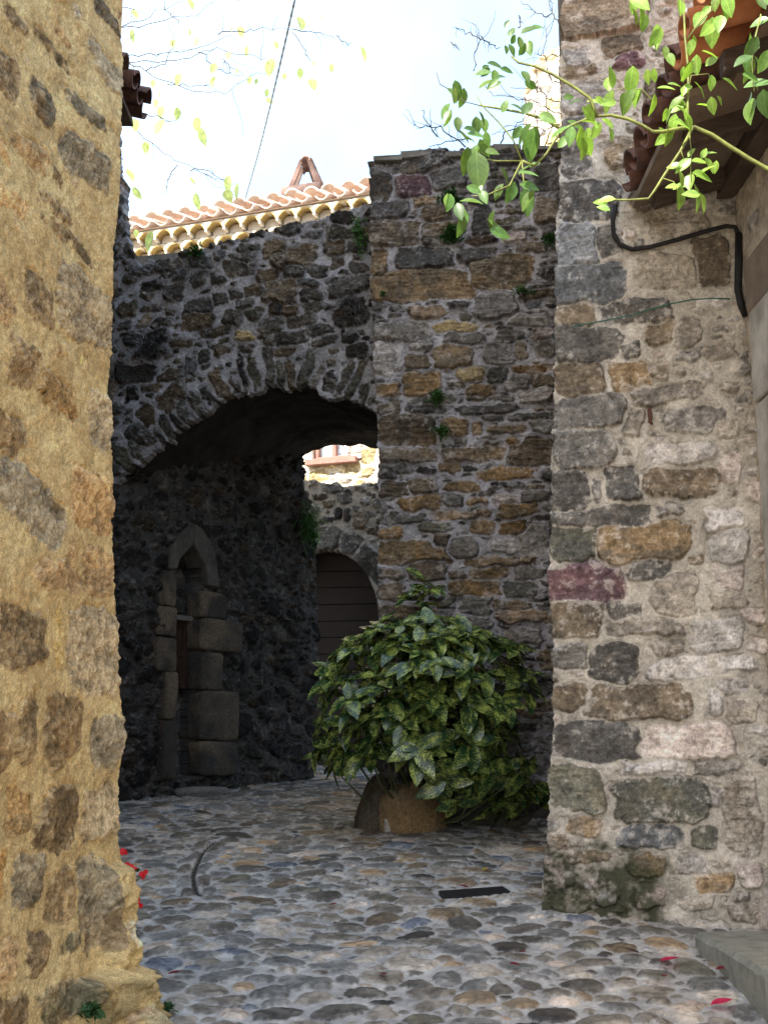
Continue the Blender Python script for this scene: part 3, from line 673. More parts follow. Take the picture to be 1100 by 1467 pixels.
# ================================================================== PILLAR HOUSE (right)
P0 = on_ground(778, 1308); gP = P0[2]; P0[2] = 0
WR = Plane(P0, (math.cos(.21), -math.sin(.21), 0))
rh = empty("stone_tower", WR.at(.6, 0) + np.array([0, 0, gP]), "tall right wall of squared grey and purple stones in beige mortar", "building")
RROWS = [(802, -10, 922, 50, 'b'), (863, 45, 922, 76, 'b', .12), (809, 66, 843, 96, 'G', .15), (806, 93, 854, 110, 'b', .15), (880, 72, 925, 98, 'v', .1), (803, 116, 867, 163, 'G'), (803, 172, 848, 250, 'g'), (870, 200, 908, 238, 'o'), (800, 256, 885, 314, 'g'), (795, 322, 855, 383, 'B'), (856, 325, 888, 366, 'g'), (792, 377, 893, 433, 'B'), (908, 363, 998, 412, 'n'), (998, 337, 1048, 404, 'b'), (795, 436, 850, 468, 'b'), (861, 430, 960, 459, 'g'), (925, 462, 966, 491, 'b', .1), (795, 470, 890, 517, 'g'), (890, 490, 917, 510, 'g'), (966, 456, 1004, 494, 'n'), (793, 520, 864, 567, 'b'), (877, 517, 930, 558, 'o', .1), (928, 517, 955, 541, 'o'), (905, 549, 1004, 576, 'n', .1), (794, 564, 892, 613, 'g'), (956, 583, 1039, 619, 'G'), (893, 587, 920, 625, 'n'), (1026, 599, 1061, 624, 'n'), (793, 618, 876, 672, 'g'), (922, 635, 1021, 664, 'p'), (1033, 645, 1061, 693, 'w'), (789, 674, 840, 730, 'g'), (845, 689, 860, 718, 'G'), (869, 672, 914, 718, 'g'), (925, 672, 1027, 712, 'b'), (789, 727, 934, 756, 'g', .03), (932, 724, 980, 742, 'G'), (1010, 728, 1061, 759, 'p'), (789, 759, 850, 803, 'l'), (860, 749, 984, 805, 'o', .05), (1016, 762, 1068, 804, 'p'), (902, 804, 960, 829, 'g'), (984, 797, 1010, 811, 'o'), (786, 808, 890, 864, 'v'), (1026, 808, 1066, 843, 'w'), (931, 829, 997, 878, 'n'), (867, 864, 917, 884, 'g'), (1020, 848, 1071, 871, 'n'), (786, 861, 864, 912, 'b'), (870, 889, 978, 910, 'n'), (986, 886, 1062, 931, 'p'), (792, 926, 844, 958, 'g'), (848, 922, 912, 976, 'g'), (931, 918, 981, 940, 'n'), (934, 941, 1013, 976, 'p', .1), (1029, 940, 1080, 961, 'p'), (844, 983, 981, 1030, 'b'), (789, 985, 841, 1017, 'b'), (1026, 975, 1066, 995, 'p'), (1013, 989, 1033, 1024, 'p'), (1040, 1001, 1081, 1034, 'n'), (792, 1034, 914, 1087, 'g'), (925, 1039, 1050, 1087, 'w'), (893, 1091, 987, 1111, 'p'), (995, 1088, 1056, 1110, 'G', .08), (786, 1100, 864, 1161, 'l'), (876, 1117, 1016, 1174, 'l'), (1042, 1107, 1088, 1223, 'n'), (1020, 1124, 1036, 1156, 'p'), (812, 1172, 859, 1200, 'o'), (882, 1181, 975, 1215, 'B'), (992, 1184, 1030, 1217, 'l'), (780, 1197, 832, 1217, 'b'), (815, 1223, 876, 1238, 'b'), (899, 1226, 951, 1255, 'o'), (998, 1249, 1045, 1280, 'o'), (972, 1227, 1013, 1255, 'p'), (1056, 1235, 1094, 1270, 'w'), (925, 110, 960, 150, 'b'), (900, 250, 960, 300, 'b'), (930, 300, 1010, 345, 'n')]
M = Masonry(-.04, 1.55, .55, 6.4, .0046, 61, warp=.03, warpc=.10)
place_boxes(M, WR, RROWS, grow=1.09)
RK = ['p', 'w', 'w', 'G', 'p', 'p', 'n', 'w', 'G', 'n']
M.fill([(.04, .06, 1.4, 2.4, 160, 1.15), (.026, .04, 1.4, 2.6, 300, 1.15), (.012, .026, 1.3, 2.8, 600, 1.2), (.007, .012, 1.2, 3, 300, 1.4)], RK, .0, .12, 3.2, .10, .02)
M.done((196, 188, 176), (172, 164, 152), bev=.012, amp=.022, mort_rough=.007, face=.009, strata=.006, joint=.5, lime=.5, lime_col=(200, 192, 182), edge_noise=.0045, tiltk=.05, hard=.005, stone_gain=1.72, tint=(.93, .97, 1.04), ochre=.06, facet=.12, frizz=.4, groove=.014)
# moss and damp stains low on the corner (they belong to the stone)
rs_ = M.rs
zz = M.V[:, None] - gP; st = np.clip((.34 - zz + .22 * fbm(M.nv, M.nu, 22, rs_, 4)) / .12, 0, 1) * np.clip((.78 - M.U[None, :] + .35 * fbm(M.nv, M.nu, 30, rs_, 3)) / .3, 0, 1)
st = (st * .95 * np.clip(.95 + 1.1 * M.nB, 0, 1))[..., None]
M.col = M.col * (1 - st) + lin((58, 60, 42)) * st
le = [WR.uv(*p) for p in ((806, -60), (806, 0), (800, 20), (806, 55), (801, 90), (801, 130), (803, 170), (801, 250), (797, 320), (795, 400), (794, 470), (793, 560), (791, 640), (789, 700), (789, 760), (787, 800), (787, 870), (792, 905), (789, 980), (790, 1060), (784, 1110), (788, 1160), (781, 1210), (777, 1260), (772, 1305), (770, 1330))]
keep = M.inside([tuple(p) for p in le] + [(2.0, .3), (2.0, 7.5)], .010, .05)
M.mesh("rubble_wall", WR, keep, .5, M_WALL, rh)
a0, a1 = WR.at(.22, 0, -.06), WR.at(1.6, 0, -.06); dp = -WR.n
quad_strip_box("building_body", [(a0[0], a0[1]), (a1[0], a1[1]), (a1[0] + 2.6 * dp[0], a1[1] + 2.6 * dp[1]), (a0[0] + .05 + 2.3 * dp[0], a0[1] + 2.3 * dp[1])], -.2, 6.9, M_MASS, rh)
hk = MB(); p = WR.px(930, 586, .03)
hk.tube([p, p + np.array([0, -.01, -.05]), p + np.array([-.005, -.02, -.085]), p + np.array([.004, -.03, -.10])], [.011, .013, .010, .006], 8)
tag(hk.build("iron_hook", M_RUST, None, True), "short rusty iron hook stuck in the mortar of the tall right wall", "hook")

# ================================================================== PASSAGE WALL with the blocked pointed door
A = on_ground(172, 1151); B = on_ground(440, 1116)
dpu = (B - A); dpu[2] = 0; LW = np.linalg.norm(dpu)
WT = Plane((A[0], A[1], 0), dpu)
pw = empty("passage_wall", (A[0], A[1], A[2]), "shadowed rubble wall inside the vault with a blocked pointed doorway", "wall")
M = Masonry(-.25, LW + .1, .9, 4.9, .0066, 71, warp=.04, warpc=.12)
DOOR = [(243, 1120), (243, 815), (252, 795), (266, 784), (280, 800), (288, 835), (281, 846), (281, 1112)]
dhole = M.inside([tuple(WT.uv(*p)) for p in DOOR], .006, .06)
M.blocked |= dhole
M.fill([(.06, .09, 1.1, 1.9, 400, 1.05), (.035, .06, 1.1, 2.2, 1500, 1.08), (.018, .035, 1.1, 2.2, 2500, 1.15)], ['g', 'g', 'k', 'G', 'b', 'g', 'k'], .02, .25, 2.8, .12, .05)
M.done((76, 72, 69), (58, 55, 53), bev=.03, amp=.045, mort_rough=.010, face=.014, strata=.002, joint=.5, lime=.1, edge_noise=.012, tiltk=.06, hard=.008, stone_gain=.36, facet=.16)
ted = [WT.uv(*p) for p in ((438, 620), (437, 690), (441, 720), (447, 760), (452, 800), (455, 860), (455, 1135))]
tpz = WT.uv(438, 640)[1]
keep = M.inside([(-.5, 3.75), (.6, 4.2), (LW * .8, tpz)] + [tuple(p) for p in ted] + [(-.5, .6)], .015, .07) & ~dhole
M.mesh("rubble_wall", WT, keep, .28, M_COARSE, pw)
# dressed surround: jamb stones and two curved arch stones
M_DRESS = plain_mat("worn_dressed_stone", (58, 54, 49), (96, 90, 82), 9, .95, .6, .02); M_DARKROCK = masonry_mat("worn_jamb_stone", scale=60, bump=.7, lo=.5, hi=1.25, mid=9)
AX = [WT.u, WT.v, WT.n]
for (x0, y0, x1, y1) in [(227, 818, 244, 868), (219, 870, 245, 912), (217, 914, 244, 962), (228, 964, 244, 1030), (226, 1032, 244, 1117), (280, 850, 316, 887), (280, 889, 338, 934), (280, 936, 310, 989), (281, 991, 333, 1061), (281, 1063, 331, 1112)]:
    ca, cb_ = WT.uv(x0, (y0 + y1) / 2), WT.uv(x1, (y0 + y1) / 2); cm_ = (x0 + x1) / 2
    hv = WT.uv(cm_, y0)[1] - WT.uv(cm_, y1)[1]; cc_ = WT.uv(cm_, (y0 + y1) / 2)
    rock("jamb_stone", WT.at((ca[0] + cb_[0]) / 2, cc_[1], -.012 + random.uniform(-.008, .008)), ((cb_[0] - ca[0]) * .54, hv * .515, .095), int(y0), ('k', 'b'), M_DARKROCK, pw, 9.0, .03, nu=110, nv=80, ax=AX, facets=0)
for poly_ in ([(244, 816), (232, 816), (234, 792), (244, 770), (259, 756), (267, 751), (267, 783), (257, 791), (248, 803)], [(268, 751), (281, 760), (293, 780), (301, 806), (305, 842), (288, 840), (285, 817), (277, 797), (268, 783)]):
    m_ = MB(); fr_ = [WT.px(*p, .088 + random.uniform(-.006, .006)) for p in poly_]; bk2 = [WT.px(*p, 0) - WT.n * .13 for p in poly_]; n_ = len(poly_)
    m_.add(fr_ + bk2, [tuple(range(n_))[::-1], tuple(range(n_, 2 * n_))] + [(k, (k + 1) % n_, n_ + (k + 1) % n_, n_ + k) for k in range(n_)]); m_.build("arch_stone", M_DRESS, pw, bevel=.012)
# what closes the doorway, a hand's breadth behind the face
Mb = Masonry(WT.uv(236, 1000)[0] - .05, WT.uv(290, 1000)[0] + .08, 1.0, 3.4, .0066, 75, warp=.03)
WT2 = Plane(WT.at(0, 0, -.2), WT.u)
place_boxes(Mb, WT, [(246, 990, 272, 1014, 'G'), (246, 1016, 258, 1024, 'g'), (248, 1024, 279, 1056, 'g'), (246, 1058, 278, 1080, 'g'), (250, 1082, 280, 1112, 'G')])
Mb.fill([(.05, .08, 1.2, 1.8, 60, 1.05), (.03, .05, 1.2, 2, 300, 1.1), (.015, .03, 1.2, 2, 300, 1.1)], ['g', 'k', 'G', 'b'], 0, .1, 3, .08, .05)
Mb.done((84, 80, 78), (70, 67, 65), bev=.03, amp=.05, stone_gain=.8)
Mb.mesh("blocking_wall", WT2, None, .05, M_COARSE, pw)
sb = MB()
c = WT.px(263, 936, -.12); uw = abs(WT.uv(281, 936)[0] - WT.uv(246, 936)[0]); vh = abs(WT.uv(263, 888)[1] - WT.uv(263, 988)[1])
AX = [WT.u, WT.v, WT.n]
sb.box(c, uw, vh, .03, AX)
for du in (-.5, .5): sb.box(c + WT.u * du * (uw - .06) + WT.n * .022, .06, vh, .02, AX)
for dv_ in (-.5, 0.02, .5): sb.box(c + WT.v * dv_ * (vh - .07) + WT.n * .0215, uw - .12, .06, .018, AX)
sb.build("shutter", M_SHUTTER, pw, bevel=.004)
lb = MB(); lb.box(WT.px(263, 884, -.09), uw + .04, .045, .12, AX, .01); lb.build("lintel", M_MASS, pw, bevel=.006)
q = WT.px(278, 1126, .10); rock("door_step", (q[0], q[1], float(gz(q[1])) + .01), (.30, .13, .06), 33, ('G', 'g'), M_COARSE, pw, 3.2, .06, ax=[WT.u, [-WT.u[1], WT.u[0], 0], [0, 0, 1]])

# ================================================================== FAR WALL with the round-headed gate
P0 = at_depth(490, 900, 12.35); P0[2] = 0
WF = Plane(P0, (.99, -.14, 0))
fw = empty("courtyard_wall", WF.at(0, 0) + np.array([0, 0, 1.37]), "shaded wall with a round headed plank gate beyond the dark passage", "wall")
M = Masonry(-.75, 1.6, .9, 4.75, .0075, 81, warp=.03, warpc=.12)
RD = [(468 + 74 * math.cos(a), 886 - 98 * math.sin(a)) for a in np.linspace(math.pi, 0, 24)]
gh = M.inside([tuple(WF.uv(*p)) for p in RD] + [tuple(WF.uv(542, 1150)), tuple(WF.uv(394, 1150))], .004, .05)
M.blocked |= gh
for a, w_ in ((1.92, .16), (1.55, .15), (1.20, .15), (.72, .30), (.15, .22)):
    c = WF.uv(468 + 90 * math.cos(a), 886 - 114 * math.sin(a)); M.put(c[0], c[1], .135, w_, math.atan2(math.sin(a) * 1.1, math.cos(a)), 'g', 5, .03)
place_boxes(M, WF, [(476, 727, 488, 745, 'k'), (490, 727, 502, 748, 'k'), (505, 736, 528, 757, 'b'), (462, 694, 490, 708, 'g'), (482, 706, 505, 722, 'g')])
M.fill([(.05, .075, 1.1, 1.7, 160, 1.06), (.03, .05, 1.1, 2.0, 700, 1.08), (.018, .03, 1.1, 2.2, 900, 1.15)], ['g', 'G', 'b', 'l', 'g'], 0, .15, 3, .1, .05)
M.done((158, 150, 138), (132, 126, 116), bev=.03, amp=.03, joint=.5, lime=.3, stone_gain=.8, facet=.2)
tp = [WF.uv(*p) for p in ((400, 684), (436, 688), (452, 689), (470, 692), (484, 690), (492, 697), (508, 696), (530, 691), (548, 690), (640, 686))]
keep = M.inside([tuple(p) for p in tp] + [(1.8, .5), (-.9, .5)], .012, .06) & ~gh
M.mesh("rubble_wall", WF, keep, .45, M_WALL, fw)
gt = MB(); z_ = .95; rs_ = np.random.RandomState(3)
gate = empty("plank_gate", (0, 0, 0), None, None); bpy.data.objects.remove(gate)
ul = WF.uv(380, 900)[0]; ur = WF.uv(560, 900)[0]
while z_ < 4.0:
    hgt = .17 + .03 * rs_.rand()
    gt.box(WF.at((ul + ur) / 2, z_ + hgt / 2, -.2 + .006 * rs_.rand()), ur - ul, hgt - .008, .035, [WF.u, WF.v, WF.n])
    z_ += hgt
gt.build("gate", M_DOORWOOD, fw, bevel=.003)
bk = MB(); bk.box(WF.at((ul + ur) / 2, 2.5, -.28), ur - ul + .3, 3.2, .05, [WF.u, WF.v, WF.n]); bk.build("gate_backing", M_WOOD, fw)

# ================================================================== SUNLIT HOUSE with its tiled eave
P0 = at_depth(490, 660, 13.6); P0[2] = 0
WS = Plane(P0, (.947, -.322, 0))
sh = empty("sunlit_house", WS.at(-1.2, 0) + np.array([0, 0, 1.45]), "pale sunlit house with tiled eaves rising behind the arch wall", "house")
M = Masonry(-1.1, 1.3, 4.0, 6.6, .009, 91, warp=.03)
wz0 = WS.uv(480, 659)[1]; wu0, wu1 = WS.uv(447, 650)[0], WS.uv(504, 650)[0]
wh = M.inside([(wu0, wz0), (wu1, wz0), (wu1, wz0 + 1.2), (wu0, wz0 + 1.2)], .003, .05)
M.blocked |= wh
place_boxes(M, WS, [(450, 661, 486, 672, 'y'), (488, 662, 518, 680, 'y'), (443, 674, 470, 690, 'y'), (472, 676, 505, 692, 'p'), (518, 640, 538, 664, 'y'), (512, 668, 536, 684, 'y'), (516, 632, 540, 639, 'O')])
M.fill([(.06, .10, 1.2, 2.2, 120, 1.03), (.03, .06, 1.2, 2.2, 300, 1.06)], ['y', 'y', 'p', 'w'], 0, .1, 3.4, .07, .05)
M.done((224, 212, 186), (204, 192, 166), bev=.03, amp=.022, joint=.5, lime=.5, lime_col=(228, 220, 200), stone_gain=1.15)
M.mesh("limestone_wall", WS, ~wh, .3, M_WALL, sh)
fr = MB(); AX = [WS.u, WS.v, WS.n]; wc = (wu0 + wu1) / 2; ww = wu1 - wu0
for u_, w_ in ((wu0 + .03, .06), (wu1 - .03, .06), (wc, .05)): fr.box(WS.at(u_, wz0 + .6, -.10), w_, 1.2, .06, AX)
fr.box(WS.at(wc, wz0 + .035, -.095), ww - .12, .07, .065, AX); fr.box(WS.at(wc, wz0 + 1.17, -.095), ww - .12, .06, .065, AX); fr.box(WS.at(wc, wz0 + .6, -.097), ww - .14, .04, .05, AX)
wf = fr.build("window", M_PINKWOOD, sh, bevel=.004)
sl = MB(); sl.box(WS.at(wc + .02, wz0 - .03, .02), ww + .14, .07, .2, AX, .006); sl.build("window_sill", M_PINKWOOD, wf, bevel=.006)
def lace_mat():
    m, nt, out = new_mat("lace_curtain"); L = nt.links.new
    b = N(nt, "ShaderNodeBsdfPrincipled", Roughness=.9); tc = N(nt, "ShaderNodeTexCoord")
    v = N(nt, "ShaderNodeTexVoronoi", Scale=16.0); L(tc.outputs["Object"], v.inputs["Vector"])
    cr = N(nt, "ShaderNodeValToRGB"); cr.color_ramp.elements[0].position = .22; cr.color_ramp.elements[1].position = .36
    cr.color_ramp.elements[0].color = (.10, .10, .11, 1); cr.color_ramp.elements[1].color = (.75, .75, .74, 1)
    L(v.outputs["Distance"], cr.inputs[0]); L(cr.outputs[0], b.inputs["Base Color"]); L(b.outputs[0], out.inputs[0]); return m
cv = MB(); nW = 40
pts = []
for j in range(2):
    for i in range(nW + 1):
        pts.append(WS.at(wu0 + .04 + (ww - .08) * i / nW, wz0 + .05 + j * 1.12, -.16 + .012 * math.sin(i * 1.9)))
cv.add(pts, [(i, i + 1, nW + 2 + i, nW + 1 + i) for i in range(nW)])
cv.build("curtain", lace_mat(), wf, True)
gl = MB(); gl.box(WS.at(wc, wz0 + .6, -.118), ww - .1, 1.15, .004, AX)
gm_, nt_, ou_ = new_mat("window_glass"); ga = N(nt_, "ShaderNodeBsdfTransparent"); gb = N(nt_, "ShaderNodeBsdfGlossy", Roughness=.03); gx = N(nt_, "ShaderNodeMixShader"); gx.inputs[0].default_value = .1
nt_.links.new(ga.outputs[0], gx.inputs[1]); nt_.links.new(gb.outputs[0], gx.inputs[2]); nt_.links.new(gx.outputs[0], ou_.inputs[0])
gl.build("pane", gm_, wf)
qm = MB()
for k in range(4): qm.box(WS.at(wu1 + .07, wz0 + .02 + k * .075, .012), .13, .06, .05, AX, .008)
qm.build("brick_jamb", M_TILE, wf, bevel=.004)
# body
gE = WS.uv(355, 336)       # the upper row of eave tiles
zE = gE[1] + .12
ue0, ue1 = WS.uv(60, 340)[0], WS.uv(600, 280)[0]
f0, f1 = WS.at(ue0, 0, -.32), WS.at(ue1, 0, -.32); bk_ = -WS.n * 5
M_SBODY = plain_mat("pale_limewash", (226, 212, 186), (236, 226, 204), 4, .95, .3)
quad_strip_box("house_body", [(f0[0], f0[1]), (f1[0], f1[1]), (f1[0] + bk_[0], f1[1] + bk_[1]), (f0[0] + bk_[0], f0[1] + bk_[1])], 1.2, zE - .02, M_SBODY, sh)
wl = MB(); zt = 6.6
wl.box(WS.at((ue0 + ue1) / 2, (zt + zE) / 2, -.16), ue1 - ue0, zE - zt - .04, .30, AX)
wl.box(WS.at((ue0 - 1.1) / 2, 3.9, -.16), -1.11 - ue0, 5.38, .30, AX)
wl.build("upper_wall", M_SBODY, sh)
# two rows of half tiles bedded in mortar under the roof edge
pit = .25; nt_ = int((ue1 - ue0) / pit)
rt = MB(); rf = MB()
for row in range(3):
    z0 = zE - .02 - .155 * row; pr = .34 - .12 * row
    rf.box(WS.at((ue0 + ue1) / 2, z0 - .008, pr / 2 - .02), ue1 - ue0, .022, pr + .02, AX)
    for i in range(nt_):
        u_ = ue0 + (i + .5) * pit + (.1 if row % 2 else 0) + random.uniform(-.006, .006)
        rt.gutter(WS.at(u_, z0 - .118 + random.uniform(-.004, .004), -.02), WS.n, (0, 0, 1), .108, .118, pr + .015, .016, math.pi * .86, 9, 2)
        aa = np.linspace(-math.pi * .43, math.pi * .43, 11); fr_ = pr - .008; ra = .116; zc = z0 - .118
        lo_ = [WS.at(u_ + ra * math.sin(q), zc + ra * math.cos(q), fr_) for q in aa]; hi_ = [WS.at(u_ + ra * math.sin(q) * 1.08, z0 + .002, fr_) for q in aa]
        rf.add(lo_ + hi_, [(q, q + 1, q + 12, q + 11) for q in range(10)])
        rf.box(WS.at(u_ + pit / 2, zc + .05, fr_ / 2), pit - .222, .14, fr_, AX)
        rf.box(WS.at(u_, zc + .03, pr / 2 - .09), .19, .11, pr - .10, AX)
rt.build("eave_tiles", M_TILE_PALE, sh, True); rf.build("eave_mortar", M_LIME, sh)
# roof: canal tiles, cover over channel
slp = .30; ro = MB(); ax_ = -WS.n + np.array([0, 0, slp]); up_ = np.array([0, 0, 1.0])
for i in range(nt_ + 1):
    u_ = ue0 + i * pit
    for k in range(4):
        o_ = random.uniform(-.02, .02)
        ro.gutter(WS.at(u_ + o_, zE + .07 + slp * (k * .42) + .012 * (k % 2), .44 - k * .42 + random.uniform(-.03, .03)), ax_, up_, .112, .095, .47, .02, math.pi * .72, 9, 2)
        ro.gutter(WS.at(u_ + pit / 2, zE + .095 + slp * (k * .42), .42 - k * .42 + random.uniform(-.02, .02)), ax_, -up_, .10, .115, .47, .015, math.pi * .85, 9, 2)
ro.build("roof_tiles", M_TILE, sh, True)
rs2 = MB()
c0, c1_, c2_, c3_ = WS.at(ue0, zE + .0, .36), WS.at(ue1, zE + .0, .36), WS.at(ue1, zE + slp * 3.2, -2.84), WS.at(ue0, zE + slp * 3.2, -2.84)
d2_, d3_ = WS.at(ue1, zE, -5.6), WS.at(ue0, zE, -5.6)
rs2.add([c0, c1_, c2_, c3_, d2_, d3_], [(0, 1, 2, 3), (3, 2, 4, 5), (0, 3, 5), (1, 4, 2), (0, 5, 4, 1)])
rs2.build("roof", M_TILE, sh)
# little tent of tiles over the flue
M_TILE_VENT = plain_mat('weathered_vent_tile', (58, 50, 48), (132, 106, 96), 5, .9, .3)
fl = MB(); fc = at_depth(438, 254, WS.px(437, 272)[1] + .75)
for (sx, yy) in ((-1, 0), (1, 0), (-1, .22), (1, .22)):
    base = fc + WS.u * (.20 * sx) + np.array([0, yy, -.2]); tipp = fc + WS.u * (.035 * sx) + np.array([0, yy, .25])
    fl.gutter(base, tipp - base, WS.u * sx + np.array([0, -.5, .4]), .085, .06, np.linalg.norm(tipp - base), .02, math.pi * .9, 9, 3)
fl.gutter(fc + np.array([0, -.08, .22]), (0, 1, 0), (0, 0, 1), .065, .06, .42, .018, math.pi, 9, 3)
fl.box(fc + np.array([0, .12, -.22]), .56, .46, .14, [WS.u, [-WS.u[1], WS.u[0], 0], [0, 0, 1]])
fl.build("chimney_vent", M_TILE_VENT, sh, True)

# ================================================================== DARK HOUSE at the left behind the ochre one
aD, bD = np.array([-1.99, 7.35]), np.array([WA.at(-2.3, 0)[0], WA.at(-2.3, 0)[1]])
WD = Plane((aD[0], aD[1], 0), (*(bD - aD), 0))
dh = empty("dark_stone_house", (aD[0], aD[1], 1.0), "dark stone house edge with roof tiles jutting out behind the ochre house", "house")
M = Masonry(0, np.linalg.norm(bD - aD) + .05, .9, 6.1, .009, 101, warp=.03)
M.fill([(.06, .09, 1.1, 2, 300, 1.05), (.03, .06, 1.1, 2.2, 900, 1.08)], ['g', 'k', 'G', 'b'], 0, .15, 3, .1, .05)
M.done((120, 117, 116), (100, 98, 96), bev=.03, amp=.06, stone_gain=.8)
M.mesh("rubble_wall", WD, None, .3, M_COARSE, dh)
quad_strip_box("house_body", [(aD[0] - .05, aD[1]), (bD[0] - .05, bD[1]), (bD[0] - 2.4, bD[1] - .2), (aD[0] - 2.4, aD[1] - .2)], .8, 6.08, M_MASS, dh)
Md = Masonry(-4.35, aD[0] + .03, .9, 6.1, .012, 103, warp=.03)
Md.fill([(.07, .11, 1.2, 2, 400, 1.05), (.03, .06, 1.1, 2.2, 1200, 1.06)], ['g', 'k', 'G', 'b'], 0, .12, 3.4, .08, .05)
Md.done((128, 124, 122), (106, 103, 101), bev=.02, amp=.03, stone_gain=.8, groove=.008)
Md.mesh("rubble_wall", Plane((0, aD[1] - .03, 0), (1, 0, 0)), None, .03, M_COARSE, dh)
dt = MB()
eD = at_depth(184, 120, 7.5)
for k in range(3):
    b0_ = eD + np.array([-.55, -.1 + .17 * k, .16 - .02 * k])
    dt.gutter(b0_ + np.array([0, 0, .05]), (1, 0, -.22), (0, 0, 1), .07, .085, .56 + .05 * k, .016, math.pi * .95, 9, 3)
    dt.gutter(b0_ + np.array([0, .085, .02]), (1, 0, -.22), (0, 0, -1), .07, .085, .62, .016, math.pi * .95, 9, 3)
dt.build("roof_tiles", M_TILE_DARK, dh, True)
dw = MB(); dw.box(eD + np.array([-.32, .12, -.08]), .55, .5, .06, None, .02); dw.box(eD + np.array([-.38, .1, -.115]), .46, .1, .05, None, .02); dw.build("eave_board", M_WOOD, dh, bevel=.006)
dr_ = MB(); dr_.add([(-2.1, 7.4, 6.22), (-2.4, 9.2, 6.22), (-4.2, 9.2, 6.9), (-4.2, 7.4, 6.9), (-4.2, 7.4, 6.1), (-4.2, 9.2, 6.1), (-2.1, 7.4, 6.12), (-2.4, 9.2, 6.12)], [(0, 1, 2, 3), (3, 2, 5, 4), (4, 5, 7, 6), (6, 7, 1, 0), (0, 3, 4, 6), (1, 7, 5, 2)])
dr_.build("roof", M_TILE_OLD, dh)

# ================================================================== DISTANT PALE HOUSE between buttress and tower
P0 = at_depth(775, 150, 17.0); P0[2] = 0
WV = Plane(P0, (.97, -.24, 0))
vh_ = empty("distant_house", WV.at(.3, 0) + np.array([0, 0, 1.7]), "pale sunlit stone wall glimpsed behind the bare twigs beside the tall right wall", "house")
M = Masonry(-.6, 2.2, 8.0, 13.2, .014, 111, warp=.03)
M.fill([(.10, .16, 1.1, 1.8, 200, 1.03), (.05, .10, 1.2, 2, 500, 1.06)], ['y', 'p', 'w', 'y'], 0, .1, 3.4, .07, .05)
M.done((230, 216, 190), (214, 200, 174), bev=.03, amp=.03, stone_gain=1.1)
tv = [WV.uv(*p) for p in ((746, 230), (750, 160), (757, 100), (770, 84), (790, 70), (860, 40))]
keep = M.inside([tuple(p) for p in tv] + [(2.3, 7.9), (-.3, 7.9)], .03, .12)
M.mesh("limestone_wall", WV, keep, .5, M_WALL, vh_)
e0, e1 = WV.at(-.05, 0, -.05), WV.at(2.2, 0, -.05); bq = -WV.n * 2.5
quad_strip_box("house_body", [(e0[0], e0[1]), (e1[0], e1[1]), (e1[0] + bq[0], e1[1] + bq[1]), (e0[0] + .5 + bq[0], e0[1] + bq[1])], 1.3, 10.6, M_SBODY, vh_)
# ------------------------------------------------------------------ leaves
def leaf_cloud(name, pos, dirn, nrm, length, width, col, mat, parent=None, droop=.2, fold=.25, ns=6, tip=1.0, speck=False, colvar=None):
    """many leaf blades as one mesh. arrays of base, direction, face normal, length, width, colour"""
    pos = np.asarray(pos, float); n = len(pos)
    d = np.asarray(dirn, float); d = d / np.linalg.norm(d, axis=1)[:, None]
    nn = np.asarray(nrm, float); nn = nn - d * (nn * d).sum(1)[:, None]; nn = nn / (np.linalg.norm(nn, axis=1)[:, None] + 1e-9)
    s = np.cross(d, nn)
    L = np.broadcast_to(np.asarray(length, float), (n,))[:, None]; Wd = np.broadcast_to(np.asarray(width, float), (n,))[:, None]
    dr = np.broadcast_to(np.asarray(droop, float), (n,))[:, None]; fo = np.broadcast_to(np.asarray(fold, float), (n,))[:, None]
    t = np.linspace(0, 1, ns + 1)
    prof = np.sin(np.pi * t ** .82) ** .85; prof[0] = .08; prof[-1] = .02
    V = np.zeros((n, ns + 1, 3, 3)); X = np.zeros((n, ns + 1, 3, 3))
    rnd = R.rand(n) * 60
    tw = (R.rand(n, 1) - .5) * .5
    for i, tt in enumerate(t):
        c = pos + d * L * (tt - .12 * dr * tt ** 3) - nn * (dr * L * tt ** 2)
        for j, q in enumerate((-1, 0, 1)):
            e = Wd * .5 * prof[i]
            V[:, i, j] = c + s * e * q + nn * (fo * e * abs(q)) + nn * (tw * e * q * tt)
            X[:, i, j, 0] = q * .5 * prof[i] * Wd[:, 0] / L[:, 0]; X[:, i, j, 1] = tt; X[:, i, j, 2] = rnd
    b = (np.arange(n) * (ns + 1) * 3)[:, None, None]
    i_ = np.arange(ns)[None, :, None] * 3; j_ = np.arange(2)[None, None, :]
    a = (b + i_ + j_).reshape(-1)
    Fq = np.stack([a, a + 1, a + 4, a + 3], -1)
    C = np.repeat(np.asarray(col, float)[:, None, :], (ns + 1) * 3, 1).reshape(-1, 3) if np.ndim(col) == 2 else np.tile(col, (n * (ns + 1) * 3, 1))
    return link(name, mesh_arrays(name, V.reshape(-1, 3), Fq, C, True, X.reshape(-1, 3)), mat, parent)

def unit(v): return v / (np.linalg.norm(v, axis=-1, keepdims=True) + 1e-9)
RIGHT = np.array([1.0, 0, 0]); UPV = np.array([0, -ST, CT]); BACK = np.array([0, -CT, -ST])

